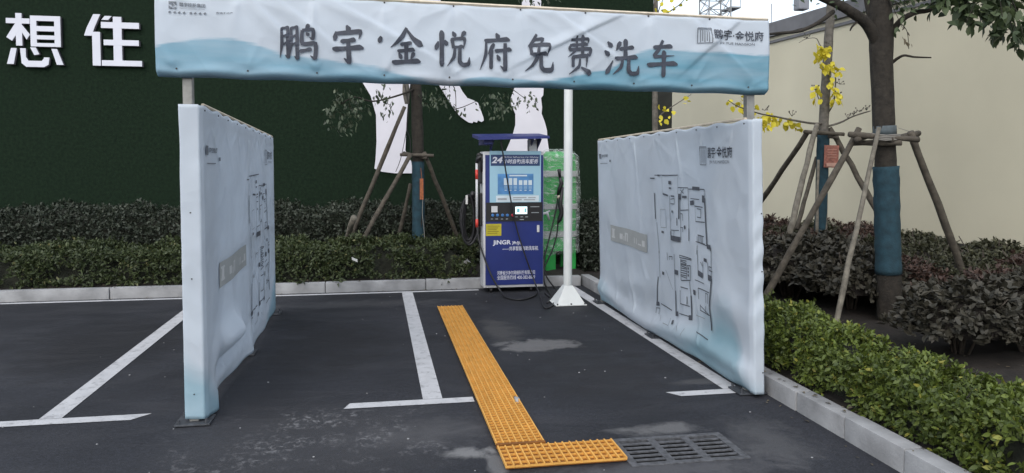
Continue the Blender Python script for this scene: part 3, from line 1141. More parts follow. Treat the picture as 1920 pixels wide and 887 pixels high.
def join(items):
    V, Fc, n = [], [], 0
    for i, (v, f) in enumerate(items):
        v = np.asarray(v, float)
        k = v[:, 2] if v.shape[1] > 2 else np.zeros(len(v))
        V.append(np.stack([v[:, 0], v[:, 1], k], 1))
        Fc += [tuple(a + n for a in g) for g in f]
        n += len(v)
    return np.concatenate(V), Fc


def rect(x0, y0, x1, y1, k=0): return np.array([(x0, y0, k), (x1, y0, k), (x1, y1, k), (x0, y1, k)], float), [(0, 1, 2, 3)]


def seg(x0, y0, x1, y1, w, k=0):
    d = np.array([x1 - x0, y1 - y0]); l = np.linalg.norm(d) + 1e-9
    d = d / l; n = np.array([-d[1], d[0]]) * w / 2
    a, b = np.array([x0, y0]), np.array([x1, y1])
    q = [a - n, b - n, b + n, a + n]
    return np.array([(*p, k) for p in q]), [(0, 1, 2, 3)]


# ------------------------------------------------------------------ overhead banner
BX0, BX1 = -1.355, 2.785


def b_low(x): return 2.25 + (x - BX0) / (BX1 - BX0) * (2.198 - 2.25)
def b_top(x): return 2.792 + (x - BX0) / (BX1 - BX0) * (2.732 - 2.792)


PINS_T = np.arange(BX0 + .05, BX1, 0.455)
PINS_B = np.arange(BX0 + .12, BX1, 0.43)


def banner_depth(x, z):
    """how far the cloth stands off its rails (towards the street)"""
    v = (z - b_low(x)) / (b_top(x) - b_low(x))
    d = 0.016 * np.sin(np.pi * np.clip(v, 0, 1)) * (1 + 0.6 * np.sin(x * 1.9 + 1))
    r = np.random.default_rng(4)
    for px in PINS_T:
        pz = b_top(px) - .015
        for ang in r.uniform(-1.3, 1.3, 4):
            # fold running down from the pin, leaning by ang
            dx, dz = math.sin(ang), -math.cos(ang)
            s = (x - px) * dx + (z - pz) * dz
            q = (x - px) * dz - (z - pz) * dx
            wd = 0.014 + 0.10 * np.clip(s, 0, 1)
            d = d + r.uniform(.002, .008) * np.exp(-np.abs(q / wd) ** 1.4) * np.clip(s / 0.07, 0, 1) * np.exp(-np.clip(s, 0, 9) / r.uniform(.18, .5)) * (s > 0)
        dd = np.hypot(x - px, z - pz)
        d = d - 0.012 * np.exp(-(dd / .05) ** 2)
    for px in PINS_B:
        pz = b_low(px) + .05
        for ang in r.uniform(-1.4, 1.4, 2):
            dx, dz = math.sin(ang), math.cos(ang)
            s = (x - px) * dx + (z - pz) * dz
            q = (x - px) * dz - (z - pz) * dx
            wd = 0.012 + 0.07 * np.clip(s, 0, 1)
            d = d + r.uniform(.004, .011) * np.exp(-np.abs(q / wd) ** 1.4) * np.clip(s / 0.05, 0, 1) * np.exp(-np.clip(s, 0, 9) / r.uniform(.1, .25)) * (s > 0)
        # slack swag between two pins at the lower hem
        d = d + 0.010 * np.exp(-((z - pz + .01) / .03) ** 2) * np.exp(-((x - px - .21) / .12) ** 2)
        d = d - 0.010 * np.exp(-(np.hypot(x - px, z - pz) / .035) ** 2)
    # long slanting creases on the left half
    for cx_, sl, am, wd in ((-.55, -1.1, .013, .05), (-.3, -.8, .010, .06), (0.2, -.55, .012, .07), (1.2, .5, .012, .06), (1.55, -.7, .010, .05), (2.3, .9, .014, .06), (2.45, -.9, .012, .06)):
        q = (x - cx_) + (z - 2.5) / sl * -1
        d = d + am * 1.3 * np.where(q > 0, np.exp(-(q / (wd * .35)) ** 2), np.exp(-(q / (wd * 1.6)) ** 2)) * np.exp(-((z - 2.58) / .2) ** 2)
    # hem turned back round the rail at the bottom and the top
    d = d - 0.05 * np.clip(1 - v / 0.07, 0, 1) ** 2 - 0.02 * np.clip(1 - (1 - v) / 0.03, 0, 1) ** 2
    return d


def banner_at(x, z, lift=0.0):
    x, z = np.asarray(x, float), np.asarray(z, float)
    zz = z + 0.006 * np.sin((x - PINS_T[0]) / 0.455 * np.pi) ** 2 * -1 * ((z - b_low(x)) / .54) + 0.005 * np.sin((x - PINS_B[0]) / .43 * np.pi) ** 2 * (1 - (z - b_low(x)) / .54)
    return np.stack([x, YB - banner_depth(x, z) - lift, zz], 1)


WHITE = (0.645, 0.71, 0.785)
BLUE = (0.24, 0.43, 0.525)
F_BAN = fabric_mat('banner_cloth', [(0, .34), (.04, .43), (.09, .475), (.135, .44), (.18, .33), (.25, .26), (.33, .20), (.40, .06), (.44, .03), (.50, .13), (.56, .12), (.62, .03), (.68, .06), (.74, .02), (1, .02)],
                   WHITE, (0.24, 0.475, 0.61), 22, 0.04,
                   [(0, 0), (.52, 0), (.58, .06), (.66, .20), (.71, .28), (.75, .46), (.80, .56), (.85, .55), (.92, .55), (1, .54)], (0.15, 0.40, 0.53))
ban = thing('overhead_banner', (0.715, YB, 2.25), 'long pale blue banner with a row of large brush-written characters stretched overhead', 'banner')
cloth('banner_fabric', lambda u, v: banner_at(BX0 + u * (BX1 - BX0), b_low(BX0 + u * (BX1 - BX0)) + v * (b_top(BX0 + u * (BX1 - BX0)) - b_low(BX0 + u * (BX1 - BX0)))), 320, 60, F_BAN, ban)


def bpx(px, py):
    p = at(px, py, YB)
    return p[0], p[2]


its = []
for ch, a, b in (('鹏', (525, 48), (595, 115)), ('宇', (622, 50), (683, 120)), ('金', (732, 55), (790, 122)), ('悦', (816, 61), (879, 125)), ('府', (900, 65), (957, 132)),
                 ('免', (982, 67), (1036, 134)), ('费', (1060, 70), (1110, 138)), ('洗', (1133, 76), (1194, 140)), ('车', (1212, 78), (1268, 143))):
    x0, z1 = bpx(*a); x1, z0 = bpx(*b)
    its.append(brush(GL[ch], x0, z0, x1 - x0, z1 - z0))
x0, z0 = bpx(709, 82); x1, z1 = bpx(716, 72)
its.append(brush([[(20, 100, 70), (50, 60, 120), (70, 10, 70)]], x0, z0, x1 - x0, z1 - z0))
for it in its:
    conform('character', *join([it]), banner_at, M['ink'], ban)


def fit(body, a, b, bold=0.0, shear=0.0):
    x0, z1 = bpx(*a); x1, z0 = bpx(*b)
    v, f = text_box(body, x0, z0, x1, z1, bold, shear)
    # follow the slope of the banner
    v[:, 1] += (v[:, 0] - (x0 + x1) / 2) * -0.013
    return v, f


its = [fit('鹏宇·金悦府', (1335, 56), (1429, 78), .012), fit('JIN YUE MANSION', (1345, 79), (1412, 87), .0)]
lx0, lz1 = bpx(1306, 53); lx1, lz0 = bpx(1331, 82)
W_ = lx1 - lx0; H_ = lz1 - lz0


def gate_icon(x0, z0, W_, H_):
    o = [seg(x0, z0 + H_, x0 + W_, z0 + H_, .007), seg(x0, z0, x0, z0 + H_, .007), seg(x0 + W_, z0, x0 + W_, z0 + H_, .007), seg(x0, z0 + H_ * .93, x0 + W_, z0 + H_ * .93, .004),
         seg(x0, z0, x0 + W_, z0, .006)]
    for k, u in enumerate((.2, .35, .5, .65, .8)):
        o.append(seg(x0 + W_ * u, z0 + H_ * (.12 if k % 2 else .05), x0 + W_ * u, z0 + H_ * .86, .006))
    return o


for it in its:
    conform('small_lettering', *join([it]), banner_at, M['ink'], ban)
conform('logo', *join(gate_icon(lx0, lz0, W_, H_)), banner_at, M['ink_mid'], ban)
its = [fit('鹏宇控股集团', (337, 5), (386, 14), .02), fit('PENGYU HOLDING GROUP', (338, 15), (385, 18)), fit('贵镇不动产', (406, 23), (438, 28), .01)]
for it in its:
    conform('small_lettering', *join([it]), banner_at, M['ink_mid'], ban)
its = []
x0, z1 = bpx(317, 3); x1, z0 = bpx(332, 17)
w_, h_ = x1 - x0, z1 - z0
its += [(np.array([(x0, z0 + h_ * .55, 0), (x0, z1, 0), (x1, z1, 0), (x1, z0 + h_ * .45, 0), (x0 + w_ * .55, z0 + h_ * .88, 0)]), [(0, 4, 2, 1), (4, 3, 2)]),
        (np.array([(x0, z0, 0), (x1, z0, 0), (x1, z0 + h_ * .3, 0), (x0 + w_ * .55, z0 + h_ * .12, 0), (x0, z0 + h_ * .42, 0)]), [(0, 1, 3), (1, 2, 3), (0, 3, 4)]),
        seg(x0 + w_ * .5, z0 + h_ * .38, x0 + w_ * .5, z0 + h_ * .68, w_ * .26)]
for x in (319, 328.5, 337, 346, 358.5, 367, 376, 385):
    q = bpx(x, 23 + (x - 319) * .035)
    conform('slogan_mark', *join([seg(q[0] - .006, q[1] - .004, q[0] + .007, q[1] + .003, .011)]), banner_at, M['ink_mid'], ban)
conform('logo', *join(its), banner_at, M['ink_mid'], ban)
for px in list(PINS_T):
    mb = MB(); mb.tube([banner_at([px], [b_top(px) - .015], -.004)[0], banner_at([px], [b_top(px) - .015], .008)[0]], .006, 7); mb.build('screw_head', M['bolt_dark'], ban)
for px in list(PINS_B):
    mb = MB(); mb.tube([banner_at([px], [b_low(px) + .05], -.004)[0], banner_at([px], [b_low(px) + .05], .008)[0]], .006, 7); mb.build('screw_head', M['bolt_dark'], ban)
mb = MB(); mb.tube([(BX0, YB + .012, b_top(BX0) + .004), (BX1, YB + .012, b_top(BX1) + .004)], .011, 4); mb.build('top_batten', M['wood_strip'], ban)

# ------------------------------------------------------------------ side banners
PLAN = [(189,159,248,160,2),(197,159,203,159,7),(210,159,248,160,3),(177,156,189,156,5),(188,142,190,117,9),(193,114,199,85,3),(209,158,210,142,1),(247,158,247,143,1),(211,142,225,141,8),(232,141,240,141,6),(248,141,254,141,24),(257,141,266,141,10),(248,149,269,149,2),(249,141,249,121,10),(229,141,230,102,2),(230,109,231,102,8),(230,103,252,103,22),(252,140,253,103,2),(269,149,270,114,2),(270,114,270,103,7),(252,129,269,130,2),(270,148,303,149,2),(278,149,293,149,14),(303,149,303,142,2),(298,141,303,141,28),(303,142,307,103,11),(307,103,314,103,18),(314,103,314,100,9),(274,140,292,140,2),(282,134,299,134,4),(283,134,284,121,1),(284,121,303,122,3),(288,110,301,110,3),(287,109,287,104,2),(287,104,303,104,3),(290,110,290,104,3),(293,110,293,104,3),(295,110,296,104,3),(298,110,298,104,3),(287,101,285,93,2),(284,104,314,103,2),(231,138,240,139,2),(231,134,240,134,2),(240,139,240,134,2),(231,110,249,111,2),(238,110,238,104,2),(245,122,245,115,6),(252,126,257,126,2),(257,126,257,120,2),(252,114,257,114,2),(257,114,257,110,2),(287,132,295,132,2),(295,132,295,125,3),(287,125,295,125,2),(227,153,233,153,14),(228,148,233,148,8),(273,136,281,137,18),(235,128,235,126,14),(261,116,262,113,16),(206,106,212,106,10),(253,147,260,144,2),(260,148,254,144,2),(203,127,217,128,1),(203,127,204,111,1),(217,128,218,111,1),(204,110,218,111,1),(198,87,201,62,2),(197,62,193,36,9),(191,35,198,36,18),(202,37,229,36,5),(238,89,239,56,2),(240,56,240,36,10),(239,35,246,36,20),(249,37,268,37,4),(268,36,275,37,20),(273,56,274,36,11),(270,68,273,56,3),(250,89,275,88,3),(250,89,250,87,2),(275,88,275,87,2),(250,87,275,87,3),(265,81,273,82,4),(273,82,272,69,4),(265,81,264,69,3),(253,67,272,69,4),(252,85,264,85,3),(252,84,264,83,3),(252,82,264,82,3),(252,81,264,81,3),(252,80,264,79,3),(252,78,264,78,3),(252,76,264,76,3),(252,74,264,74,3),(252,72,264,72,3),(252,71,264,70,3),(252,86,253,67,2),(268,80,268,78,12),(268,77,268,75,12),(268,74,268,72,12),(287,97,288,77,3),(288,78,298,77,22),(298,89,298,76,2),(308,90,309,77,2),(309,78,316,78,22),(315,100,315,79,4),(316,78,315,66,11),(315,66,311,54,11),(311,54,315,36,11),(288,65,312,66,4),(288,65,289,56,2),(292,51,311,47,2),(292,52,292,47,2),(292,47,311,47,3),(252,61,267,61,3),(251,58,251,46,2),(251,46,270,46,3),(265,54,265,47,6),(288,28,313,28,4),(238,73,247,73,20),(278,60,283,60,20),(206,67,211,67,14),(233,26,237,27,18),(300,91,306,91,14),(310,87,316,87,3),(311,84,317,84,3),(310,87,311,84,2),(282,71,300,71,2),(283,41,301,42,1),(224,85,233,86,3),(233,86,232,83,3),(224,85,225,82,2),(215,71,233,56,1),(219,88,220,81,3),(293,88,297,85,2),(191,31,199,32,2),(191,31,191,26,2),(199,32,198,26,2),(203,26,205,21,1),(213,21,228,22,1),(228,29,228,22,1),(249,26,252,21,1),(261,19,265,26,1),(304,64,309,64,2),(304,64,304,56,2),(309,64,308,56,2),(303,53,302,47,2)]


def side_banner(sign, pathpts, zt0, zt1, label, mat, y_near, u_of_y, fold):
    """sign: +1 left one (its print faces +x), -1 right one; pathpts: plan outline of the cloth from its outer flap round the front post to the far end"""
    P = np.array(pathpts, float)
    sl = np.concatenate([[0], np.cumsum(np.linalg.norm(np.diff(P, axis=0), axis=1))])
    LT = sl[-1]
    s_in = sl[2]                                   # where the inner side begins

    def plan(s):
        # rounded corners: average over a small window
        out = 0
        for o_ in (-.006, -.003, 0, .003, .006):
            q = np.clip(s + o_, 0, LT)
            out = out + np.stack([np.interp(q, sl, P[:, 0]), np.interp(q, sl, P[:, 1])], 1)
        return out / 5

    def surf(s, v, lift=0.0):
        s, v = np.asarray(s, float), np.asarray(v, float)
        p = plan(s); a = plan(np.clip(s - .01, 0, LT)); b = plan(np.clip(s + .01, 0, LT))
        t = b - a; t /= np.linalg.norm(t, axis=1, keepdims=True) + 1e-9
        n = np.stack([t[:, 1], -t[:, 0]], 1) * sign     # outwards
        i = np.clip((s - s_in) / (LT - s_in), 0, 1)     # 0 front post .. 1 far end of the inner side
        top = zt0 + (zt1 - zt0) * i
        low = 0.03 + 0.02 * i + .014 * np.sin(s * 5.3) * np.sin(s * 1.9 + sign)
        low = np.maximum(low, .016)
        z = low + v * (top - low)
        inner = np.clip((s - s_in) / .12, 0, 1) * np.clip((LT - s) / .1, 0, 1)
        r = np.random.default_rng(9 if sign > 0 else 21)
        d = np.zeros_like(s)
        # slow vertical waves and slack
        for k in range(9):
            c, w_, am, tl = r.uniform(0, LT), r.uniform(.10, .30), r.uniform(.002, .008), r.uniform(-.25, .25)
            d += am * np.exp(-((s - c + tl * (z - 1)) / w_) ** 2) * inner
        # folds that fan from fixing points along top and bottom
        for k in range(14):
            c = s_in + (k // 2 + .5) / 7 * (LT - s_in); up = k % 2
            pz = 1.95 if up else 0.12
            for ang in r.uniform(-1.25, 1.25, 2):
                dx, dz = math.sin(ang), (-math.cos(ang) if up else math.cos(ang))
                ss = (s - c) * dx + (z - pz) * dz
                q = (s - c) * dz - (z - pz) * dx
                wd = .012 + .09 * np.clip(ss, 0, 1)
                d += r.uniform(.005, .013) * np.where(q > 0, np.exp(-np.abs(q / (wd * .5)) ** 1.3), np.exp(-np.abs(q / (wd * 1.4)) ** 1.6)) * np.clip(ss / .08, 0, 1) * np.exp(-np.clip(ss, 0, 9) / r.uniform(.2, .6)) * (ss > 0) * inner
        # crumples over the front post
        fr = np.exp(-((s - (sl[1] + sl[2]) / 2) / .09) ** 2)
        d += fr * 0.006 * (np.sin(z * 23 + 3 * np.sin(z * 5)) * np.exp(-((z - 1.9) / .25) ** 2) + np.sin(z * 31 + s * 30) * np.exp(-((z - 1.0) / .5) ** 2) * (1 if sign < 0 else .25))
        d2, dz2, sh = fold(s - s_in, z, inner)
        d = d + d2
        z = z + dz2 - .016 * np.sin(np.pi * (s - s_in - .1) / .42) ** 2 * np.clip((v - .88) / .12, 0, 1) * (s > s_in)
        x = p[:, 0] + n[:, 0] * (d + lift) + sh
        y = p[:, 1] + n[:, 1] * (d + lift)
        if sign < 0:
            x = x - 0.026 * z
        return np.stack([x, y, z], 1)
    root = thing('side_banner', (P[1][0], P[1][1], 0), label, 'banner')
    if sign > 0:
        cloth('banner_fabric', lambda u, v: surf(u * LT, v), 520, 90, mat, root)
    else:
        cloth('banner_fabric', lambda u, v: surf(u * LT, v), 520, 90, mat, root)

    def prn(uc, zc, lift=0.0):
        """uc: metres from the left edge of the print as one reads it; zc: height"""
        y = y_near + uc if sign > 0 else y_near + 3.80 - uc
        s = s_in + (y - P[2][1])
        i = np.clip((s - s_in) / (LT - s_in), 0, 1)
        top = zt0 + (zt1 - zt0) * i; low = .03 + .02 * i
        return surf(s, (zc - low) / (top - low), lift)
    return root, prn, surf, s_in, LT


def print_side(root, prn, sign):
    its = [seg(a / 100, b / 100, c / 100, d / 100, {1: .005, 2: .007, 3: .008}.get(w_, w_ * .0021), k=(1 if w_ > 5 else 0)) for a, b, c, d, w_ in PLAN if w_ > 1]
    conform('floor_plan_print', *join(its), prn, M['plan_ink'], root, .04)
    its = [seg(a / 100, b / 100, c / 100, d / 100, .006) for a, b, c, d, w_ in PLAN if w_ <= 1]
    conform('floor_plan_print', *join(its), prn, M['ink_grey'], root, .04)
    g = [(np.array([(.45, .82, 0), (1.66, .82, 0), (1.66, 1.0, 0), (.45, 1.0, 0)]), [(0, 1, 2, 3)])]
    lb = conform('title_block', *join(g), prn, M['label_grey'], root, .05)
    its = [rect(.50, .86, .62, .88, 2), rect(.52, .88, .60, .95, 2), rect(.50, .95, .62, .965, 2), rect(.80, .87, .92, .93, 2), rect(.95, .86, .98, .91, 2), rect(1.0, .86, 1.03, .95, 2), rect(1.06, .86, 1.09, .95, 2),
           rect(1.0, .935, 1.09, .95, 2.5), rect(1.28, .87, 1.30, .93, 2), rect(1.34, .87, 1.36, .93, 2), rect(1.40, .87, 1.50, .885, 2), rect(1.52, .87, 1.60, .93, 2)]
    for it in its:
        conform('title_mark', *join([it]), prn, M['label_pale'], lb, .05)
    conform('logo', *join(gate_icon(2.95, 1.69, .13, .15)), prn, M['ink_mid'], root)
    v, f = text_box('鹏宇·金悦府', 3.11, 1.745, 3.52, 1.835, .012); conform('small_lettering', v, f, prn, M['ink'], root)
    v, f = text_box('JIN YUE MANSION', 3.15, 1.695, 3.47, 1.728); conform('small_lettering', v, f, prn, M['ink_mid'], root)
    v, f = text_box('鹏宇控股集团', .19, 1.775, .40, 1.81, .02); conform('small_lettering', v, f, prn, M['ink_mid'], root)
    its = [rect(.09, 1.76, .16, 1.82), rect(.12, 1.70, .38, 1.706), rect(.46, 1.72, .52, 1.745)]
    for it in its:
        conform('logo_mark', *join([it]), prn, M['ink_mid'], root)


def fold_left(a, z, inner):
    """the loose lower corner: the cloth bellies out, then tucks back under"""
    g = np.exp(-(np.abs(a - 0.78) / .42) ** 2.4)
    k = np.clip(1 - z / .75, 0, 1)
    d = .10 * g * np.exp(-((z - .43) / .11) ** 2) - .085 * g * np.exp(-((z - .23) / .08) ** 2) - .075 * g * np.clip(1 - z / .20, 0, 1) ** 1.2
    d = d + .045 * np.exp(-((a - .22) / .10) ** 2) * np.clip(1 - z / .5, 0, 1)
    d = d - .03 * np.exp(-((a - .42) / .07) ** 2) * np.exp(-((z - .25) / .2) ** 2)
    d = d + .05 * np.exp(-((a - 1.75) / .2) ** 2) * np.clip(1 - z / .3, 0, 1)
    dz = .02 * g * k ** 2
    return d * np.clip(inner + .25, 0, 1), dz, 0.0 * z


def fold_right(a, z, inner):
    d = .05 * np.exp(-((z - .16 - .05 * np.sin(a * 2)) / .09) ** 2) * inner                   # a long roll along the foot
    d = d - .03 * np.clip(1 - z / .07, 0, 1) * inner
    d = d + .03 * np.exp(-((a - .35) / .3) ** 2) * np.exp(-((z - .55 - .15 * a) / .12) ** 2)
    d = d + .02 * np.exp(-((z - .75 + .12 * a) / .10) ** 2) * np.exp(-((a - 2.6) / .7) ** 2)
    return d, 0 * z, 0 * z


F_L = fabric_mat('side_cloth_near', [(0, .20), (.08, .23), (.13, .19), (.17, .12), (.22, .05), (.5, .02), (.78, .04), (.86, .12), (.93, .21), (1, .22)], WHITE, (0.30, 0.50, 0.60), 9, .10)
F_R = fabric_mat('side_cloth_far', [(0, .06), (.11, .07), (.155, .24), (.20, .34), (.26, .28), (.36, .16), (.48, .10), (.62, .03), (.80, .05), (.92, .14), (1, .18)], WHITE, (0.31, 0.51, 0.60), 7, .14)
lb, lprn, lsurf, ls_in, lLT = side_banner(+1, [(-1.245, 5.62), (-1.242, 5.178), (-1.122, 5.179), (-1.108, 5.23), (-1.148, 8.96), (-1.20, 8.97)], 2.08, 2.0,
                                          'white banner with a floor plan wrapped round the left frame, its lower corner bellying loose', F_L, 5.18, None, fold_left)
print_side(lb, lprn, +1)
rb, rprn, rsurf, rs_in, rLT = side_banner(-1, [(2.765, 5.45), (2.76, 5.048), (2.688, 5.047), (2.674, 5.09), (2.68, 8.86), (2.735, 8.87)], 2.02, 1.98,
                                          'white banner with a floor plan stretched over the right frame beside the planted bed', F_R, 5.05, None, fold_right)
print_side(rb, rprn, -1)
for rt, sf, si, LT in ((lb, lsurf, ls_in, lLT), (rb, rsurf, rs_in, rLT)):
    for s in np.arange(si + .1, LT - .1, .42):
        mb = MB()
        a = sf([s], [.985], -.004)[0]; b = sf([s], [.985], .007)[0]
        mb.tube([a, b], .006, 6); mb.build('screw_head', M['bolt_dark'], rt)
    for v in (.08, .45, .66):
        mb = MB(); mb.tube([sf([si - .06], [v], -.004)[0], sf([si - .06], [v], .006)[0]], .005, 6); mb.build('screw_head', M['bolt_dark'], rt)
    mb = MB()
    e0, e1 = sf([si + .10], [1.0], -.010)[0], sf([LT - .06], [1.0], -.010)[0]
    mb.tube([e0 + (0, 0, .006), e1 + (0, 0, .010)], .011, 5)
    mb.build('top_batten', M['wood_strip'], rt)

# =================================================================== GRATINGS
def grating(x0, y0, x1, y1, nx, ny, label, rim=()):
    root = thing('grating_panel', ((x0 + x1) / 2, (y0 + y1) / 2, 0), label, 'grating', 'yellow grating panels')
    mb = MB(); mb.box((x0 + .004, y0 + .004, .005), (x1 - .004, y1 - .004, .012)); mb.build('tray', M['grating_base'], root)
    mb = MB()
    b = .0042
    for i in range(nx + 1):
        x = x0 + b + (x1 - x0 - 2 * b) * i / nx
        mb.box((x - b, y0, .0125), (x + b, y1, .030))
    for j in range(ny + 1):
        y = y0 + b + (y1 - y0 - 2 * b) * j / ny
        mb.box((x0 + .0005, y - b * .6, .0122), (x1 - .0005, y + b * .6, .0235))
    mb.build('bars', M['grating_top'], root)
    if rim:
        mb = MB(); mb.box(*rim); mb.build('edge_strip', M['grating_base'], root)


grating(0.690, 6.655, 0.985, 8.90, 7, 46, 'long narrow yellow grating panel at the machine end of the strip')
grating(0.690, 4.425, 0.985, 6.650, 7, 46, 'long narrow yellow grating panel at the street end of the strip', ((0.688, 4.395, .005), (0.987, 4.420, .031)))
grating(0.690, 4.085, 1.395, 4.385, 16, 5, 'short yellow grating panel lying crosswise against the iron drain grate')


def drain():
    x0, x1, y0, y1 = 1.425, 2.085, 4.035, 4.40
    root = thing('drain_grate', ((x0 + x1) / 2, (y0 + y1) / 2, 0), 'grey cast iron drain grate with three rows of slots in the asphalt', 'drain')
    mb = MB()                                   # shallow pit, open at the top; its near-black colour stands in for shade
    V = [(x0, y0, 0), (x1, y0, 0), (x1, y1, 0), (x0, y1, 0), (x0, y0, -.35), (x1, y0, -.35), (x1, y1, -.35), (x0, y1, -.35)]
    mb.add(V, [(0, 1, 5, 4), (1, 2, 6, 5), (2, 3, 7, 6), (3, 0, 4, 7), (4, 5, 6, 7)])
    mb.build('pit', M['pit_shade'], root)
    mb = MB()
    for a, b in (((x0 - .03, y0 - .03), (x1 + .03, y0 + .012)), ((x0 - .03, y1 - .012), (x1 + .03, y1 + .03)), ((x0 - .03, y0 + .0125), (x0 + .016, y1 - .0125)), ((x1 - .016, y0 + .0125), (x1 + .03, y1 - .0125))):
        mb.box((*a, -.02), (*b, .007), .002)
    mb.build('frame', M['iron'], root)
    mb = MB()
    for x in (x0 + .222, x0 + .440): mb.box((x - .024, y0 + .013, -.006), (x + .024, y1 - .013, .0055), .002)
    for j in range(1, 6):
        y = y0 + (y1 - y0) * j / 6
        mb.box((x0 + .0165, y - .0115, -.005), (x1 - .0165, y + .0115, .004), .002)
    mb.build('bars', M['iron'], root)


drain()

# =================================================================== THE WASHING MACHINE
def machine():
    YF = 9.85
    x0, x1 = at(907, 400, YF)[0], at(1019, 400, YF)[0]
    root = thing('car_wash_machine', ((x0 + x1) / 2, 10.02, 0), 'tall blue and white self service car wash machine under a small blue roof', 'washing machine')
    z0, z1 = 0.065, 1.86
    mb = MB(); mb.box((x0 - .004, YF + .012, z0), (x1 + .004, 10.20, z1), .012); cab = mb.build('cabinet', M['cabinet_white'], root)
    autosmooth(cab, 35)

    def R(pa, pb, name, mat, parent, t=.004, lift=.004, bev=0.0):
        a, b = at(*pa, YF), at(*pb, YF)
        mb = MB(); mb.box((a[0], YF - lift - t, b[2]), (b[0], YF - lift, a[2]), bev)
        return mb.build(name, mat, parent)

    # blue front door and its raised frame
    mb = MB(); mb.box((x0 + .022, YF - .002, z0 + .035), (x1 - .004, YF + .0115, z1 - .045), .004)
    door = mb.build('front_door', M['cabinet_blue'], root)
    L0 = .0025
    R((918, 283), (1014, 379), 'poster', M['poster_blue'], root, .003, L0)
    R((920, 290), (1012, 311), 'poster_band', M['poster_navy'], root, .001, L0 + .0035)
    R((933, 326), (1000, 364), 'poster_picture', M['poster_pic'], root, .001, L0 + .0035)
    R((930, 367), (1010, 378), 'poster_strip', M['poster_pale'], root, .001, L0 + .0035)

    def txt(items, name, mat, lift):
        for body, pa, pb, bold, sh in items:
            a, b = at(*pa, YF), at(*pb, YF)
            v, f = text_box(body, a[0], b[2], b[0], a[2], bold, sh)
            link_mesh(name, [(q[0], YF - lift, q[1]) for q in v], f, mat, root)
    txt([('24', (923, 294), (942, 306), .035, .25), ('小时自助洗车服务', (944, 298), (1009, 307), .02, .2), ('24-Hour Self-service Car Washing', (944, 293), (1009, 297), 0, .2)], 'poster_lettering', M['letter_white'], L0 + .0065)
    for i, px in enumerate((948, 957, 966, 976, 985, 994)):
        a, b = at(px - 3.4, 334 + (4 if i > 2 else 0), YF), at(px + 3.2, 347, YF)
        mb = MB(); mb.box((a[0], YF - L0 - .0065, b[2]), (b[0], YF - L0 - .005, a[2])); mb.build('picture_card', M['poster_pale'], root)
        a, b = at(px - 3, 348.5, YF), at(px + 3, 354, YF)
        mb = MB(); mb.box((a[0], YF - L0 - .0065, b[2]), (b[0], YF - L0 - .005, a[2])); mb.build('picture_icon', M['poster_dim'], root)
        a, b = at(px - 2, 356, YF), at(px + 2, 357.4, YF)
        mb = MB(); mb.box((a[0], YF - L0 - .0065, b[2]), (b[0], YF - L0 - .005, a[2])); mb.build('picture_caption', M['poster_pale'], root)
    a, b = at(955, 328, YF), at(988, 330.5, YF)
    mb = MB(); mb.box((a[0], YF - L0 - .0065, b[2]), (b[0], YF - L0 - .005, a[2])); mb.build('picture_heading', M['poster_pale'], root)
    for pa, pb in (((933, 371.5), (950, 375)), ((962, 369.5), (987, 371.4)), ((990, 369.5), (1004, 371.4)), ((962, 373.5), (978, 375.3)), ((982, 373.5), (1003, 375.3))):
        a, b = at(*pa, YF), at(*pb, YF); mb = MB(); mb.box((a[0], YF - L0 - .0065, b[2]), (b[0], YF - L0 - .005, a[2])); mb.build('strip_line', M['ink_grey'], root)
    cp = R((911, 380), (1017, 414), 'control_panel', M['black_plastic'], root, .008, L0)
    R((921, 386.5), (932.5, 398), 'card_reader', M['cabinet_white'], cp, .006, L0 + .0085, .002)
    R((966, 387.5), (988, 401), 'display', M['screen'], cp, .003, L0 + .0085)
    for pa, pb in (((969, 391), (974, 398)), ((983, 390.5), (986.5, 398))):
        R(pa, pb, 'screen_reading', mk('screen_cyan', (.25, .62, .70), .3, .2, 90), cp, .0006, L0 + .0118)
    for px, nm in ((923.5, 'button_blue'), (932.5, 'button_blue'), (942, 'button_blue'), (951, 'button_blue'), (960.8, 'button_red')):
        c = at(px, 403.5, YF)
        mb = MB(); mb.tube([(c[0], YF - L0 - .008, c[2]), (c[0], YF - L0 - .016, c[2]), (c[0], YF - L0 - .022, c[2])], [.020, .020, .014], 14); mb.build('button', M[nm], cp)
    for px, py, l in ((968, 406, 5), (978, 406, 5), (987, 406, 5), (922, 410, 4), (931, 410, 5), (941, 410, 4), (950, 410, 4), (978, 411, 8), (994, 387, 17), (996, 398, 14)):
        a, b = at(px - (0 if px > 990 else l / 2), py, YF), at(px + (l if px > 990 else l / 2), py + 1.1, YF)
        mb = MB(); mb.box((a[0], YF - L0 - .0098, b[2]), (b[0], YF - L0 - .0084, a[2])); mb.build('panel_mark', M['ink_grey'], cp)
    st = R((911, 420), (940, 442), 'notice_sticker', M['sticker_yellow'], root, .001, L0)
    for k, y in enumerate((423.5, 427, 430, 433.5, 437)):
        a, b = at(914, y, YF), at(937 - (k * 3) % 7, y + .9, YF); mb = MB(); mb.box((a[0], YF - L0 - .0022, b[2]), (b[0], YF - L0 - .0012, a[2])); mb.build('sticker_line', M['sticker_ink'], st)
    R((1006.5, 422), (1011, 435), 'lock', M['cabinet_white'], root, .014, L0, .003)
    txt([('JiNGR', (924, 450.5), (958, 460.5), .03, 0), ('净尔', (960, 452), (976, 459.5), .03, 0), ('——共享智能自助洗车机', (942, 462), (1009, 469), .012, 0),
         ('河南省沙净尔网络科技有限公司', (932, 508), (1003, 514), .008, 0), ('全国服务热线 400-382-8689', (932, 516.5), (1003, 523), .008, 0)], 'door_lettering', M['letter_white'], .0035)
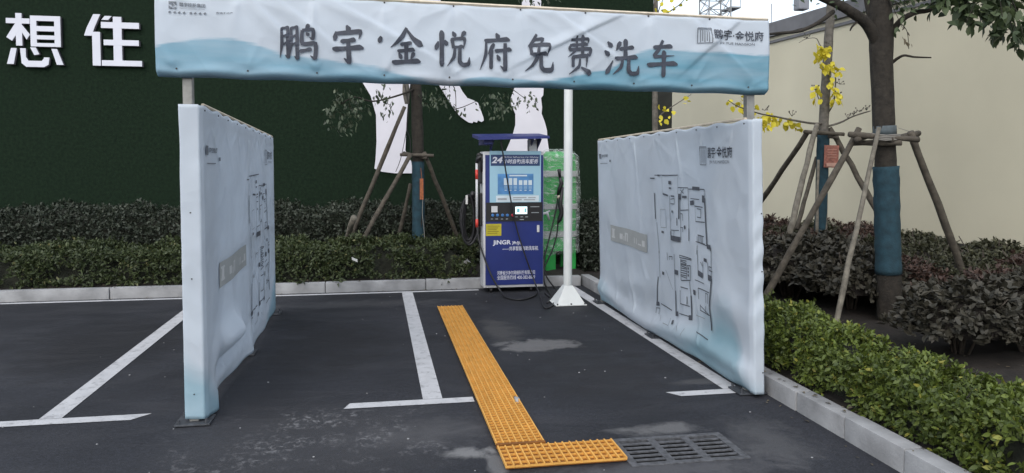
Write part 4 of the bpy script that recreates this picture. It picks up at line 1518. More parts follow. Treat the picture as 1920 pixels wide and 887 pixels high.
    # left side: holster, reel box
    for (py0, py1, d) in ((287, 345, .06), (362, 425, .035)):
        a, b = at(906, py0, YF), at(906, py1, YF)
        mb = MB(); mb.box((x0 - .006 - d, YF + .08, b[2]), (x0 - .0055, YF + .22, a[2]), .02); mb.build('side_holster', M['black_plastic'], root)
    # small roof on brackets
    zt = 2.055
    mb = MB()
    xa, xb = at(897, 260, 9.62)[0], at(1030, 260, 9.62)[0]
    mb.add([(xa, 9.60, zt - .055), (xb, 9.60, zt - .03), (xb, 9.60, zt), (xa, 9.60, zt - .015), (xa, 10.26, zt + .005), (xb, 10.26, zt + .03), (xb, 10.26, zt + .06), (xa, 10.26, zt + .045)],
           [(0, 1, 2, 3), (7, 6, 5, 4), (3, 2, 6, 7), (0, 4, 5, 1), (1, 5, 6, 2), (0, 3, 7, 4)])
    rf = mb.build('roof', M['roof_blue'], root)
    mb = MB()
    for x in (x0 + .12, x1 - .06, x1 - .16):
        mb.box((x - .012, 10.0, z1 - .002), (x + .012, 10.04, zt + .01))
        mb.prism([(x - .006, 9.70, zt - .035), (x - .006, 10.0, zt - .01), (x - .006, 10.0, z1 + .02)], (.012, 0, 0))
    mb.build('roof_bracket', M['roof_blue'], rf)
    mb = MB(); mb.box((x0 - .02, 9.70, zt - .11), (x0 + .10, 10.2, zt - .04), .01); mb.build('roof_end_box', M['roof_blue'], rf)
    a, b = at(992, 262, 9.9), at(1006, 281, 9.9)
    mb = MB(); mb.box((a[0], 9.88, z1 + .004), (b[0], 10.02, a[2]), .006); mb.build('lamp_box', M['cabinet_white'], root)
    # castors
    for x in (x0 + .10, x1 - .16):
        for y in (9.90, 10.15):
            mb = MB(); mb.tube([(x - .013, y, .032), (x + .013, y, .032)], .030, 14); mb.box((x - .018, y - .014, .045), (x + .018, y + .014, .0645)); mb.build('castor', M['rubber'], root)
    return root, x0, x1


mach, MX0, MX1 = machine()


def hose(name, pts, r, label, mat='rubber', cat='hose', steps=14):
    P = [Vector(p) for p in pts]
    out = []
    n = len(P)
    for i in range(n - 1):
        p0, p1, p2, p3 = P[max(i - 1, 0)], P[i], P[i + 1], P[min(i + 2, n - 1)]
        for k in range(steps):
            t = k / steps
            out.append(0.5 * ((2 * p1) + (p2 - p0) * t + (2 * p0 - 5 * p1 + 4 * p2 - p3) * t * t + (3 * p1 - p0 - 3 * p2 + p3) * t ** 3))
    out.append(P[-1])
    mb = MB(); mb.tube(out, r, 8)
    o = mb.build(name, M[mat], None, True, loc=tuple(P[0]))
    return tag(o, label, cat) if label else o


hose('front_hose', [at(939, 262, 9.66), at(945, 300, 9.68), at(955, 360, 9.74), at(968, 425, 9.77), at(985, 480, 9.74), at(1003, 530, 9.70), on(1014, 560, .012), on(1018, 573, .012), on(1024, 578, .012), on(1034, 574, .012), on(1040, 565, .012)], .0095, 'thin black hose hanging from the small roof across the front of the blue machine')


def wash_lance():
    c = at(896, 410, 9.96)
    root = thing('washing_lance', tuple(c), 'red and white washing lance hooked on the left side of the blue machine', 'lance')
    x = at(894, 360, 9.94)[0]
    zz = lambda py: at(894, py, 9.94)[2]
    mb = MB(); mb.tube([(x, 9.94, zz(305)), (x, 9.94, zz(424))], .016, 12); mb.build('white_tube', M['cabinet_white'], root, True)
    for a, b in ((318, 336), (411, 426)):
        mb = MB(); mb.tube([(x, 9.94, zz(a)), (x, 9.94, zz(b))], .019, 12); mb.build('red_band', M['red_paint'], root, True)
    mb = MB()
    mb.tube([(x, 9.94, zz(306)), (x + .015, 9.93, zz(298)), (x + .06, 9.92, zz(293)), (x + .085, 9.92, zz(302)), (x + .07, 9.93, zz(322))], [.018, .03, .034, .034, .022], 10)
    mb.build('gun_handle', M['black_plastic'], root, True)
    hose('lance_hose', [(x, 9.94, zz(424)), at(898, 450, 9.88), at(907, 480, 9.80), at(922, 518, 9.70), at(938, 545, 9.62), on(950, 558, .014), on(975, 562, .014), on(1000, 556, .014), on(1008, 548, .014)], .012,
         'black hose running from the lance down across the lower front of the machine')


wash_lance()


def hose_coil():
    c = at(880, 410, 10.12)
    root = thing('hose_coil', (c[0], 10.12, c[2]), 'coil of black hose hanging beside the left wall of the machine', 'hose')
    r = random.Random(3)
    mb = MB()
    pts = []
    for k in range(6 * 26):
        a = 2 * math.pi * k / 26
        lx = .095 + .02 * math.sin(k * .13) + r.uniform(-.004, .004)
        pts.append((c[0] + math.cos(a) * lx * (1 + .12 * math.sin(k * .05)) + .02 * math.sin(k * .04), 10.12 + .02 * math.cos(k * .11) + .04 * math.sin(k * .03), c[2] - .02 + math.sin(a) * (.30 + .04 * math.cos(k * .09))))
    mb.tube(pts, .016, 8); mb.build('coiled_hose', M['rubber'], root, True)
    mb = MB(); mb.tube([(c[0] + .03, 10.10, c[2] + .28), (MX0 + .0, 10.12, c[2] + .24)], .012, 6)
    mb.tube([(c[0] + .02, 10.10, c[2] + .28), (c[0] + .06, 10.09, c[2] + .36)], .035, 10); mb.build('hanger', M['black_plastic'], root, True)
    a, b = at(873, 366, 10.06), at(877, 383, 10.06)
    mb = MB(); mb.box((a[0], 10.05, b[2]), (b[0], 10.056, a[2]), .001); mb.build('paper_tag', M['litter_white'], root)


hose_coil()


def tank():
    YT = 11.0
    x0, x1 = at(1016, 400, YT)[0] - .03, at(1080, 400, YT)[0]
    cx_, hw, hd = (x0 + x1) / 2, (x1 - x0) / 2, .26
    root = thing('foam_tank', (cx_, YT, Zs), 'bright green stacked tank wrapped in clear plastic film behind the white pole', 'tank')
    zz = lambda py: at(1050, py, YT - .2)[2]

    def ring(mb, z0, z1, g0, g1, n=40, p=3.2):
        V = []
        for z, g in ((z0, g0), (z1, g1)):
            for k in range(n):
                a = 2 * math.pi * k / n
                c, s = math.cos(a), math.sin(a)
                V.append((cx_ + (hw + g) * math.copysign(abs(c) ** (2 / p), c), YT + (hd + g) * math.copysign(abs(s) ** (2 / p), s), z))
        fs = [(k, (k + 1) % n, n + (k + 1) % n, n + k) for k in range(n)] + [tuple(reversed(range(n))), tuple(range(n, 2 * n))]
        mb.add(V, fs)
    lv = [(284, 320), (331, 382), (392, 433), (444, 470)]
    for k, (a, b) in enumerate(lv):
        mb = MB()
        if k == 0:
            ring(mb, zz(b), zz(a + 8), -.02, -.03); ring(mb, zz(a + 8) + .001, zz(a), -.035, -.10)
        else:
            ring(mb, zz(b), zz(a), -.02, -.02)
        autosmooth(mb.build('tank_tier', M['tank_green'], root), 50)
    for a, b in ((320, 331), (382, 392), (433, 444)):
        mb = MB(); ring(mb, zz(b) + .001, zz(a) - .001, .0, .0); autosmooth(mb.build('joint_band', M['tank_band'], root), 50)
    for x in (cx_ - hw * .55, cx_ + hw * .55):
        for y in (YT - .15, YT + .15):
            mb = MB(); mb.box((x - .075, y - .04, Zs - .02), (x + .075, y + .04, zz(470) + .02), .006); mb.build('leg', M['tank_green'], root)
    a = at(1027, 402, YT - .27)
    mb = MB(); mb.tube([(a[0] - .09, YT - .27, a[2] + .01), (a[0] - .01, YT - .285, a[2] + .02), (a[0] + .02, YT - .285, a[2] - .08)], [.02, .024, .014], 8); mb.tube([(a[0] - .03, YT - .29, a[2] + .03), (a[0] + .03, YT - .29, a[2] + .05)], .012, 6)
    mb.build('tap', M['cabinet_white'], root, True)
    # crumpled film
    n, m_ = 96, 70
    V, Fc = [], []
    for j in range(m_):
        t = j / (m_ - 1)
        z = zz(476) + (zz(279) - zz(476)) * t
        for k in range(n):
            a = 2 * math.pi * k / n
            c, s = math.cos(a), math.sin(a)
            q = Vector((c * 2.2, s * 2.2, z * 2.6))
            g = .025 + .030 * mnoise.noise(q) + .018 * mnoise.noise(q * 2.7) + .012 * abs(mnoise.noise(q * 6))
            if t > .93: g -= (t - .93) / .07 * .13
            if t < .08: g += .03 * mnoise.noise(q * 3)
            V.append((cx_ + (hw + g) * math.copysign(abs(c) ** (2 / 3), c), YT + (hd + g) * math.copysign(abs(s) ** (2 / 3), s), z + (.05 * mnoise.noise(q * 1.3) if t < .2 else 0)))
    for j in range(m_ - 1):
        for k in range(n):
            Fc.append((j * n + k, j * n + (k + 1) % n, (j + 1) * n + (k + 1) % n, (j + 1) * n + k))
    Fc.append(tuple(range((m_ - 1) * n, m_ * n)))
    link_mesh('wrapping_film', V, Fc, FILM, root, True)
    # film bunched along the right edge
    mb = MB()
    pts = [at(1079 + 3 * math.sin(i * 1.7), 300 + i * 14.2, YT - .1) for i in range(12)]
    mb.tube(pts, [.02 + .014 * abs(math.sin(i * 2.1)) for i in range(12)], 9, .25)
    mb.build('film_gather', FILM, root, True)


tank()


def spray_gun():
    Y = 10.62
    c = at(1050, 318, Y)
    root = thing('spray_gun', tuple(c), 'black spray gun with its hose hanging in front of the green tank', 'spray gun')
    mb = MB()
    mb.tube([at(1048, 317, Y), at(1049, 325, Y), at(1050, 333, Y)], [.028, .022, .018], 10)
    mb.tube([at(1050, 333, Y), at(1053, 344, Y), at(1049, 354, Y), at(1046, 366, Y)], [.022, .032, .026, .018], 10)
    mb.build('gun_body', M['black_plastic'], root, True)
    mb = MB(); mb.tube([at(1048, 366, Y), at(1046, 372, Y)], .017, 10); mb.build('brass_collar', M['wood_strip'], root, True)
    mb = MB()
    mb.tube([at(1055, 350, Y), at(1050, 384, Y), at(1054, 398, Y), at(1049, 412, Y), at(1046, 418, Y)], [.018, .034, .038, .032, .018], 10)
    mb.build('second_handle', M['black_plastic'], root, True)
    hose('spray_hose', [at(1046, 371, Y), at(1042, 395, Y), at(1034, 430, Y - .05), at(1026, 462, Y - .15), at(1020, 490, 10.30), at(1023, 515, 10.18), at(1040, 540, 10.05), on(1052, 552, .014), on(1046, 562, .014), on(1030, 556, .014), on(1022, 549, .014)], .011,
         'black hose dropping from the spray gun to the asphalt behind the white pole')
    hose('spray_hose', [at(1046, 417, Y), at(1044, 440, Y), at(1036, 468, Y - .05), at(1026, 490, Y - .2), at(1020, 506, 10.3), at(1021, 530, 10.1), on(1030, 548, .014), on(1034, 556, .014), on(1026, 568, .014)], .011,
         'shorter black hose hanging from the lower handle beside the green tank')


spray_gun()


def litter():
    c = on(872, 503, Zs + .05)
    mb = MB(); mb.tube([(c[0] - .05, c[1], c[2] + .02), (c[0] + .05, c[1] - .02, c[2] + .10)], [.045, .06], 14)
    mb.tube([(c[0] + .05, c[1] - .02, c[2] + .10), (c[0] + .055, c[1] - .021, c[2] + .105)], .064, 14)
    tag(mb.build('paper_cup', M['litter_white'], loc=tuple(c), smooth=False), 'white paper cup dropped in the bed left of the blue machine', 'cup')
    c = on(665, 487, .5)
    mb = MB(); mb.box((c[0] - .035, c[1] - .01, c[2] - .015), (c[0] + .035, c[1] + .02, c[2] + .015))
    for i, v in enumerate(mb.v): mb.v[i] = (v[0], v[1], v[2] - .5 * (v[0] - c[0]))
    tag(mb.build('paper_scrap', M['litter_white'], loc=tuple(c)), 'pale scrap of paper caught in the low hedge by the prop poles', 'litter')
    r = random.Random(2)
    mb = MB(); c = on(967, 751, .012)
    mb.tube([(c[0], c[1] - .07, .012), (c[0] + .01, c[1], .016), (c[0] + .005, c[1] + .07, .012)], [.008, .022, .010], 10)
    tag(mb.build('stone', M['concrete'], loc=tuple(c), smooth=True), 'flat pale stone lying against the edge of the yellow grating', 'stone')
    o = MB()
    for k in range(70):
        x, y = r.uniform(-2.5, 2.7), r.uniform(3.8, 9.8)
        if 0.66 < x < 1.0: continue
        s = r.uniform(.002, .006)
        o.box((x - s, y - s, .001), (x + s * 1.3, y + s, s * 1.2), s * .4)
    g = o.build('grit', M['concrete'], loc=(0, 6, 0)); g['kind'] = 'stuff'; g['label'] = 'pale grit scattered over the asphalt'; g['category'] = 'grit'


litter()

# =================================================================== PLANTS
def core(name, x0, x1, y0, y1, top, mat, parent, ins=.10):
    """dark lumpy filler added inside a hedge to block light; stands for its twigs"""
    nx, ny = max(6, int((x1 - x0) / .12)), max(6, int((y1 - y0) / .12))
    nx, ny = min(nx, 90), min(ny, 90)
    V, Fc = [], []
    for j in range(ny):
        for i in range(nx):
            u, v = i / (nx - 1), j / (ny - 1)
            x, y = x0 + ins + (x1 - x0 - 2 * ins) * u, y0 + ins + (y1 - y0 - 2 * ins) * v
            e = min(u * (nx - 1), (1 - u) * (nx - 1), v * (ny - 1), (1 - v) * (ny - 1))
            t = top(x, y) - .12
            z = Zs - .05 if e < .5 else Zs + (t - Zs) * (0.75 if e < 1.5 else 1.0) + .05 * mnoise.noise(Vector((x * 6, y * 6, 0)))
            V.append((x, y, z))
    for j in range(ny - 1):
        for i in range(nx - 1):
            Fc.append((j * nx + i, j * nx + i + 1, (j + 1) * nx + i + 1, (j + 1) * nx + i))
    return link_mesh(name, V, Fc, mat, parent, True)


def hedge(name, label, x0, x1, y0, y1, h, leafmat, coremat, n_ros, n_leaf, size, seed, lump=.08, faces=('top', 'y-'), asp=.5, new=0.0, keep=None, group=None, spread=.05, slope=None):
    root = thing(name, ((x0 + x1) / 2, (y0 + y1) / 2, Zs), label, 'hedge', group)
    r = np.random.default_rng(seed)

    def top(x, y):
        b = h + lump * mnoise.noise(Vector((x * 1.7, y * 1.7, seed))) + lump * .6 * mnoise.noise(Vector((x * 5, y * 5, seed)))
        e = min(x - x0, x1 - x, y - y0, y1 - y)
        if slope: b = b * slope(x, y)
        return Zs + b * (1 - .35 * max(0, 1 - e / .16) ** 2)
    core('twigs', x0, x1, y0, y1, top, coremat, root)  # added filler mesh that keeps light from passing through the hedge
    A = {'top': (x1 - x0) * (y1 - y0), 'y-': (x1 - x0) * h, 'x-': (y1 - y0) * h, 'x+': (y1 - y0) * h, 'y+': (x1 - x0) * h}
    tot = sum(A[f] for f in faces)
    C, D = [], []
    for f in faces:
        n = int(n_ros * A[f] / tot)
        if f == 'top':
            xs, ys = r.uniform(x0, x1, n), r.uniform(y0, y1, n)
            zs = np.array([top(a, b) for a, b in zip(xs, ys)]) - np.abs(r.normal(0, .05, n)) + (r.random(n) > .94) * r.uniform(0, .07, n)
            dd = r.normal(size=(n, 3)) * .45 + np.array([0, 0, 1])
        else:
            zs = Zs + r.uniform(.02, 1, n) ** .8 * h * .97
            dep = np.abs(r.normal(0, .05, n)) + .05 * np.array([mnoise.noise(Vector((a, z * 3, seed + 3.3))) for a, z in zip(r.uniform(0, 5, n), zs)])
            rnd = .16 * np.clip((zs - Zs) / h - .6, 0, 1) ** 2
            if f[0] == 'y':
                xs = r.uniform(x0, x1, n); ys = (y0 + dep + rnd) if f == 'y-' else (y1 - dep - rnd)
                nn = np.array([0, -1 if f == 'y-' else 1, .35])
            else:
                ys = r.uniform(y0, y1, n); xs = (x0 + dep + rnd) if f == 'x-' else (x1 - dep - rnd)
                nn = np.array([-1 if f == 'x-' else 1, 0, .35])
            dd = r.normal(size=(n, 3)) * .5 + nn
        C.append(np.stack([xs, ys, zs], 1)); D.append(dd / np.linalg.norm(dd, axis=1, keepdims=True))
    C, D = np.concatenate(C), np.concatenate(D)
    if keep is not None:
        k = keep(C); C, D = C[k], D[k]
    pos, ax, nr, s = rosettes(C, D, n_leaf, size, spread, seed)
    tc = np.clip(r.beta(2, 2.6, len(C)) + .25 * np.array([mnoise.noise(Vector(c * 1.6)) for c in C]), 0, 1)
    tint = np.clip(np.repeat(tc, n_leaf) * .75 + r.uniform(0, .3, len(pos)) - .05 + (r.random(len(pos)) < new) * .5, 0, 1)
    leaf_mesh('foliage', pos, ax, nr, s, leafmat, root, asp, tint=tint, seed=seed)
    return root, top


def gaps(C):
    return np.array([mnoise.noise(Vector(c * 3.1)) + .5 * mnoise.noise(Vector(c * 7.7)) for c in C]) > -.36


hedge('low_hedge', 'low green clipped hedge along the right-hand kerb', 2.99, 3.62, 2.0, 8.2, .36, M['leaf_hedge'], M['core'], 10500, 6, .039, 31, .13, ('top', 'x-', 'x+'), .52, .07, keep=gaps)
hedge('low_hedge', 'low dull green hedge in front of the dark hedge, behind the far kerb', -7.2, 1.36, 10.50, 11.6, .48, M['leaf_hedge_shade'], M['core'], 9300, 6, .050, 32, .15, ('top', 'y-'), .45, .05, keep=gaps)
hedge('tall_hedge', 'dark purplish hedge at the foot of the green hoarding', -7.6, 4.7, 11.75, 12.75, .92, M['leaf_dark'], M['core'], 10500, 6, .052, 33, .14, ('top', 'y-'), .5, .02)

# ---- shrubs with dark red leaves, in a thick mass before the cream wall
def shrub_proto(seed, leafmat, h=.78, rad=.52, n_ros=520, n_leaf=6, size=.072):
    root = thing('leafy_shrub', (0, 0, 0), None, None)
    r = np.random.default_rng(seed)
    mb = MB()
    rr = random.Random(seed)
    for k in range(9):
        a = rr.uniform(0, 6.28); q = rr.uniform(.15, .8)
        x, y = math.cos(a) * rad * q, math.sin(a) * rad * q
        mb.tube([(x * .15, y * .15, -.05), (x * .5, y * .5, h * .4), (x, y, h * rr.uniform(.75, .95))], [.013, .010, .005], 6)
    mb.build('stems', M['twig'], root, True)
    # domed crown, open below
    u = r.normal(size=(n_ros, 3)); u /= np.linalg.norm(u, axis=1, keepdims=True)
    u[:, 2] = np.abs(u[:, 2]) * 1.0 - .15
    q = r.uniform(.72, 1.02, (n_ros, 1)) * (1 + .18 * np.array([[mnoise.noise(Vector(v * 2.2 + np.array([seed, 0, 0])))] for v in u]))
    C = u * q * np.array([rad, rad, h * .62]) + np.array([0, 0, h * .38])
    D = u * .6 + np.array([0, 0, .7]) + r.normal(size=(n_ros, 3)) * .35
    D /= np.linalg.norm(D, axis=1, keepdims=True)
    pos, ax, nr, s = rosettes(C, D, n_leaf, size, .05, seed)
    tc = np.clip(r.beta(2, 2.6, n_ros), 0, 1)
    tint = np.clip(np.repeat(tc, n_leaf) * .75 + r.uniform(0, .3, len(pos)), 0, 1)
    leaf_mesh('foliage', pos, ax, nr, s, leafmat, root, .5, tint=tint, seed=seed)
    V, Fc = [], []  # dark filler dome added inside the leaves, like the hedge filler
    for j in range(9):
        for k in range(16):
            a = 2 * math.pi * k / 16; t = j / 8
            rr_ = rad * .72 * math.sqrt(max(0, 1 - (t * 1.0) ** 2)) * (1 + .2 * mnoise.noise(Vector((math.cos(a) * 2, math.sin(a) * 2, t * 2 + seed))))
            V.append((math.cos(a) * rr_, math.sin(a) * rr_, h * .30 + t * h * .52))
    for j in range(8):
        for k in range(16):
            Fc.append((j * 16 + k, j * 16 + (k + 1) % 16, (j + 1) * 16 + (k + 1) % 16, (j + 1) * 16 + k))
    link_mesh('inner_filler', V, Fc, M['core_red'], root, True)
    return root


KINDS = {
    'grey': (M['leaf_red'], .80, .52, 560, .074, 'grey brown leafy shrub at the front of the mass before the cream wall', 'grey brown shrubs at the front of the bed'),
    'russet': (M['leaf_russet'], .74, .55, 720, .056, 'russet leafy shrub farther back, close to the cream wall', 'russet shrubs by the cream wall'),
    'olive': (M['leaf_olive'], .70, .50, 640, .054, 'dull olive leafy shrub at the foot of the cream wall', 'olive shrubs by the cream wall'),
}
protos = {}
r_ = random.Random(8)
row = 0
y = 2.6
while y < 12.2:
    for x in np.arange(4.72, 7.9, .70):
        xx, yy = x + r_.uniform(-.16, .16) + (.3 if row % 2 else 0), y + r_.uniform(-.2, .2)
        k = r_.random()
        if xx > 7.9 or (xx > 4.6 and yy > 11.9): continue
        if math.hypot(xx - 5.0, yy - 6.8) < .42 or math.hypot(xx - 6.05, yy - 9.75) < .30: continue
        # open ground between the kerb and the foot of the stout tree
        t = max(0, min(1, ((xx - 5.0) * -.7 + (yy - 6.8) * -.95) / (.7 ** 2 + .95 ** 2)))
        if math.hypot(xx - 5.0 + .7 * t, yy - 6.8 + .95 * t) < .50: continue
        q = np.array([xx, yy, .6]) - EYE
        if 960 + 1427 * np.dot(q, _R) / np.dot(q, _F) > 2080: continue
        kind = 'grey' if xx < 5.55 else ('russet' if k < .6 else 'olive')
        lm, hh, rad, nr_, sz, lab, grp = KINDS[kind]
        if kind not in protos: protos[kind] = []
        if len(protos[kind]) < 2:
            o = shrub_proto(41 + len(protos[kind]) * 7 + len(kind), lm, hh, rad, nr_, 6, sz); protos[kind].append(o)
        else:
            o = copy_tree(protos[kind][int(k * 977) % 2])
        s = r_.uniform(.88, 1.10)
        o.location = (xx, yy, Zs + .02)
        o.rotation_euler = (0, 0, r_.uniform(0, 6.28))
        o.scale = (s * 1.05, s * 1.05, s * r_.uniform(.88, 1.0))
        tag(o, lab, 'shrub', grp)
    y += .70; row += 1
# dark growth between the right banner and the hoarding
hedge('tall_hedge', 'short dark hedge between the green tank and the right banner', 2.98, 4.5, 10.75, 11.7, .80, M['leaf_dark'], M['core'], 1500, 6, .062, 36, .12, ('top', 'y-', 'x-'), .5, .02)


def limb(mb, pts, r0, r1, n=10, steps=6, jit=.05):
    P = [Vector(p) for p in pts]
    out = []
    m_ = len(P)
    for i in range(m_ - 1):
        p0, p1, p2, p3 = P[max(i - 1, 0)], P[i], P[i + 1], P[min(i + 2, m_ - 1)]
        for k in range(steps):
            t = k / steps
            out.append(0.5 * ((2 * p1) + (p2 - p0) * t + (2 * p0 - 5 * p1 + 4 * p2 - p3) * t * t + (3 * p1 - p0 - 3 * p2 + p3) * t ** 3))
    out.append(P[-1])
    rr = [r0 + (r1 - r0) * i / (len(out) - 1) for i in range(len(out))]
    mb.tube(out, rr, n, jit)


def spray(P0, P1, n_sub, length, seed, droop=.2):
    """twigs leaving a branch: list of (start, end)"""
    r = np.random.default_rng(seed)
    o = []
    for k in range(n_sub):
        t = r.uniform(.25, 1)
        a = np.array(P0) * (1 - t) + np.array(P1) * t
        d = r.normal(size=3); d[2] = d[2] * .5 - droop
        d /= np.linalg.norm(d)
        o.append((a, a + d * length * r.uniform(.5, 1.2)))
    return o


def foliage(name, twigs, per, size, mat, parent, seed, asp=.5, jitter=.03, hang=.35):
    r = np.random.default_rng(seed)
    pos, ax, nr = [], [], []
    for a, b in twigs:
        a, b = np.array(a), np.array(b)
        d = (b - a) / (np.linalg.norm(b - a) + 1e-9)
        for k in range(per):
            t = (k + r.uniform(0, 1)) / per
            s = r.normal(size=3); s -= d * s.dot(d); s /= np.linalg.norm(s)
            v = d * .7 + s * .8; v[2] -= hang * r.uniform(.3, 1.5)
            pos.append(a + (b - a) * t + r.normal(size=3) * jitter); ax.append(v)
            n_ = r.normal(size=3) * .6; n_[2] += .8
            nr.append(n_)
    n = len(pos)
    return leaf_mesh(name, np.array(pos), np.array(ax), np.array(nr), size * r.uniform(.7, 1.25, n), mat, parent, asp, seed=seed)


# ------------------------------------------------------------------ the near tree on the right
def pxn(px, py, Y): return at(px, py, Y)


def near_tree():
    Y = 6.8
    b = np.array([5.02, Y, Zs])
    root = thing('street_tree', tuple(b), 'stout dark tree with a blue wrapped trunk, nearest on the right before the cream wall', 'tree')
    T = [(1668, 640), (1666, 520), (1663, 420), (1660, 300), (1656, 200), (1653, 110), (1651, 40), (1650, -40)]
    C = [at(px, py, Y) for px, py in T]
    C[0][2] = Zs - .05
    mb = MB()
    rad = [.125, .112, .106, .102, .102, .106, .112, .095]
    out, rr = [], []
    for i in range(len(C) - 1):
        for k in range(4):
            t = k / 4; out.append(C[i] * (1 - t) + C[i + 1] * t); rr.append(rad[i] * (1 - t) + rad[i + 1] * t)
    out.append(C[-1]); rr.append(rad[-1])
    # the leader goes on above the picture
    top = C[-1] + np.array([.05, .1, 1.5])
    for k in range(1, 6):
        out.append(C[-1] + (top - C[-1]) * k / 5); rr.append(.095 - .055 * k / 5)
    mb.tube(out, rr, 22, .05)
    tr = mb.build('trunk', M['bark_dark'], root, True)
    # limbs
    mb = MB()
    L = [
        ([at(1648, 85, Y), at(1625, 45, Y - .05), at(1595, 22, Y - .1), at(1565, 5, Y - .12), at(1520, -14, Y - .15), at(1470, -40, Y - .2)], .062, .03),
        ([at(1562, 22, Y - .12), at(1535, 42, Y - .2), at(1500, 58, Y - .25), at(1462, 62, Y - .3), at(1442, 64, Y - .32)], .022, .010),
        ([at(1645, 60, Y), at(1632, 20, Y + .05), at(1622, -30, Y + .1), at(1600, -90, Y + .2)], .05, .03),
        ([at(1670, 62, Y), at(1690, 38, Y - .1), at(1715, 24, Y - .15), at(1745, 18, Y - .2), at(1790, -3, Y - .3), at(1850, -45, Y - .4)], .032, .016),
        ([at(1672, 118, Y), at(1684, 109, Y - .05), at(1696, 104, Y - .1), at(1715, 107, Y - .12), at(1746, 108, Y - .15)], .017, .007),
        ([at(1662, 0, Y), at(1690, -50, Y), at(1740, -120, Y), at(1800, -200, Y)], .05, .02),
        ([at(1612, 36, Y - .06), at(1598, 50, Y - .1), at(1594, 58, Y - .1)], .014, .006),
    ]
    for p, a, c in L:
        mb = MB(); limb(mb, p, a, c); mb.build('branch', M['bark_dark'], root, True)
    # leaves that hang into the picture on the right
    tw = []
    r = np.random.default_rng(5)
    ends = [((1750, -40), (1775, 14), .3), ((1770, -45), (1800, 18), .25), ((1865, -40), (1868, 60), .2), ((1880, -30), (1912, 100), .3), ((1890, -30), (1900, 60), .2), ((1800, -30), (1808, 36), .3), ((1850, -45), (1905, 70), .4), ((1880, -40), (1925, 95), .5), ((1830, -40), (1850, 22), .35), ((1800, -25), (1835, 30), .4), ((1860, -30), (1880, 35), .6), ((1900, -40), (1935, 40), .3), ((1845, -40), (1812, 42), .45)]
    tmb = MB()
    for (p0, p1, dy) in ends:
        a, c = at(*p0, Y - dy), at(*p1, Y - dy - .1)
        limb(tmb, [a, (a + c) / 2 + np.array([.02, 0, .03]), c], .006, .003, 6, 4, 0)
        tw.append((a, c)); tw += spray(a, c, 3, .18, int(abs(p0[0])), .3)
    tmb.build('twigs', M['bark_dark'], root, True)
    foliage('foliage', tw, 9, .115, M['leaf_tree'], root, 51, .55, .03, .6)
    # sprays by the trunk
    tmb = MB(); tw = []
    for p0, p1 in (((1668, -10), (1698, 30)), ((1672, -20), (1710, 12)), ((1668, 0), (1692, 52)), ((1668, -8), (1722, 20)), ((1690, -30), (1735, 6)), ((1700, -40), (1750, -6))):
        a, c = at(*p0, Y - .15), at(*p1, Y - .2); tw.append((a, c)); limb(tmb, [a, c], .004, .002, 5, 2, 0)
    foliage('foliage', tw, 10, .075, M['leaf_tree'], root, 52, .5, .04, .3)
    a, c = at(1690, 45, Y - .2), at(1704, 92, Y - .2)
    limb(tmb, [a, at(1701, 60, Y - .2), c], .004, .003, 5, 4, 0)
    tmb.build('twigs', M['bark_dark'], root, True)
    foliage('dry_leaves', [(at(1698, 52, Y - .2), c)], 7, .06, M['leaf_dry'], root, 53, .4, .015, .8)
    tw = []
    for p0, p1 in (((1480, -30), (1530, 2)), ((1540, -20), (1585, 8)), ((1590, -20), (1618, 18)), ((1450, -30), (1500, 4)), ((1560, -25), (1600, 20))):
        tw.append((at(*p0, Y - .1), at(*p1, Y - .15)))
    foliage('foliage', tw, 9, .06, M['leaf_tree'], root, 54, .4, .05, .1)
    # crown above the frame
    tw = []
    c0 = C[-1] + np.array([.1, 0, 1.3])
    rr_ = np.random.default_rng(12)
    for k in range(230):
        u = rr_.normal(size=3); u /= np.linalg.norm(u)
        p = c0 + u * np.array([1.5, 1.5, 1.0]) * rr_.uniform(.35, 1) ** .5
        if p[2] < 3.55: continue
        tw.append((p, p + np.array([u[0], u[1], -.2]) * .22))
    foliage('crown', tw, 14, .085, M['leaf_tree'], root, 55, .5, .05, .4)
    # wrapping
    mb = MB()
    zz = [at(1663, py, Y)[2] for py in (513, 312)]
    pts, rd = [], []
    for k in range(25):
        t = k / 24
        py = 513 + (312 - 513) * t
        px = 1666 + (1661 - 1666) * t
        pts.append(at(px, py, Y)); rd.append(.121 + .003 * math.sin(k * 1.3) + (.004 if k in (0, 24) else 0))
    mb.tube(pts, rd, 24, .02)
    wr = mb.build('trunk_wrap', M['wrap_teal'], root, True)
    mb = MB(); mb.tube([at(1659, 254, Y), at(1658.6, 236, Y)], .108, 20); mb.build('grey_band', M['wrap_cut'], root, True)
    return root


near_tree()


def props(name, loc, label, poles, bars, mat='prop_wood'):
    root = thing('tree_prop', loc, label, 'tree prop')
    for p0, p1, r0, mt in poles:
        a, b = Vector(p0), Vector(p1)
        mb = MB()
        n = 9
        rr = random.Random(int(abs(a.x * 100) + abs(b.y * 37)))
        pts = []
        for k in range(n):
            q = a.lerp(b, k / (n - 1))
            pts.append(q + Vector((rr.uniform(-1, 1), rr.uniform(-1, 1), 0)) * r0 * .22)
        mb.tube(pts, [r0 * (1.0 + .22 * k / (n - 1)) * rr.uniform(.93, 1.08) for k in range(n)], 10, .08)
        mb.build('pole', M[mt], root, True)
    for p0, p1, r0 in bars:
        a, b = Vector(p0), Vector(p1)
        mb = MB(); mb.tube([a.lerp(b, k / 5) for k in range(6)], [r0 * random.uniform(.9, 1.1) for _ in range(6)], 9, .1); mb.build('cross_bar', M[mat], root, True)
    return root


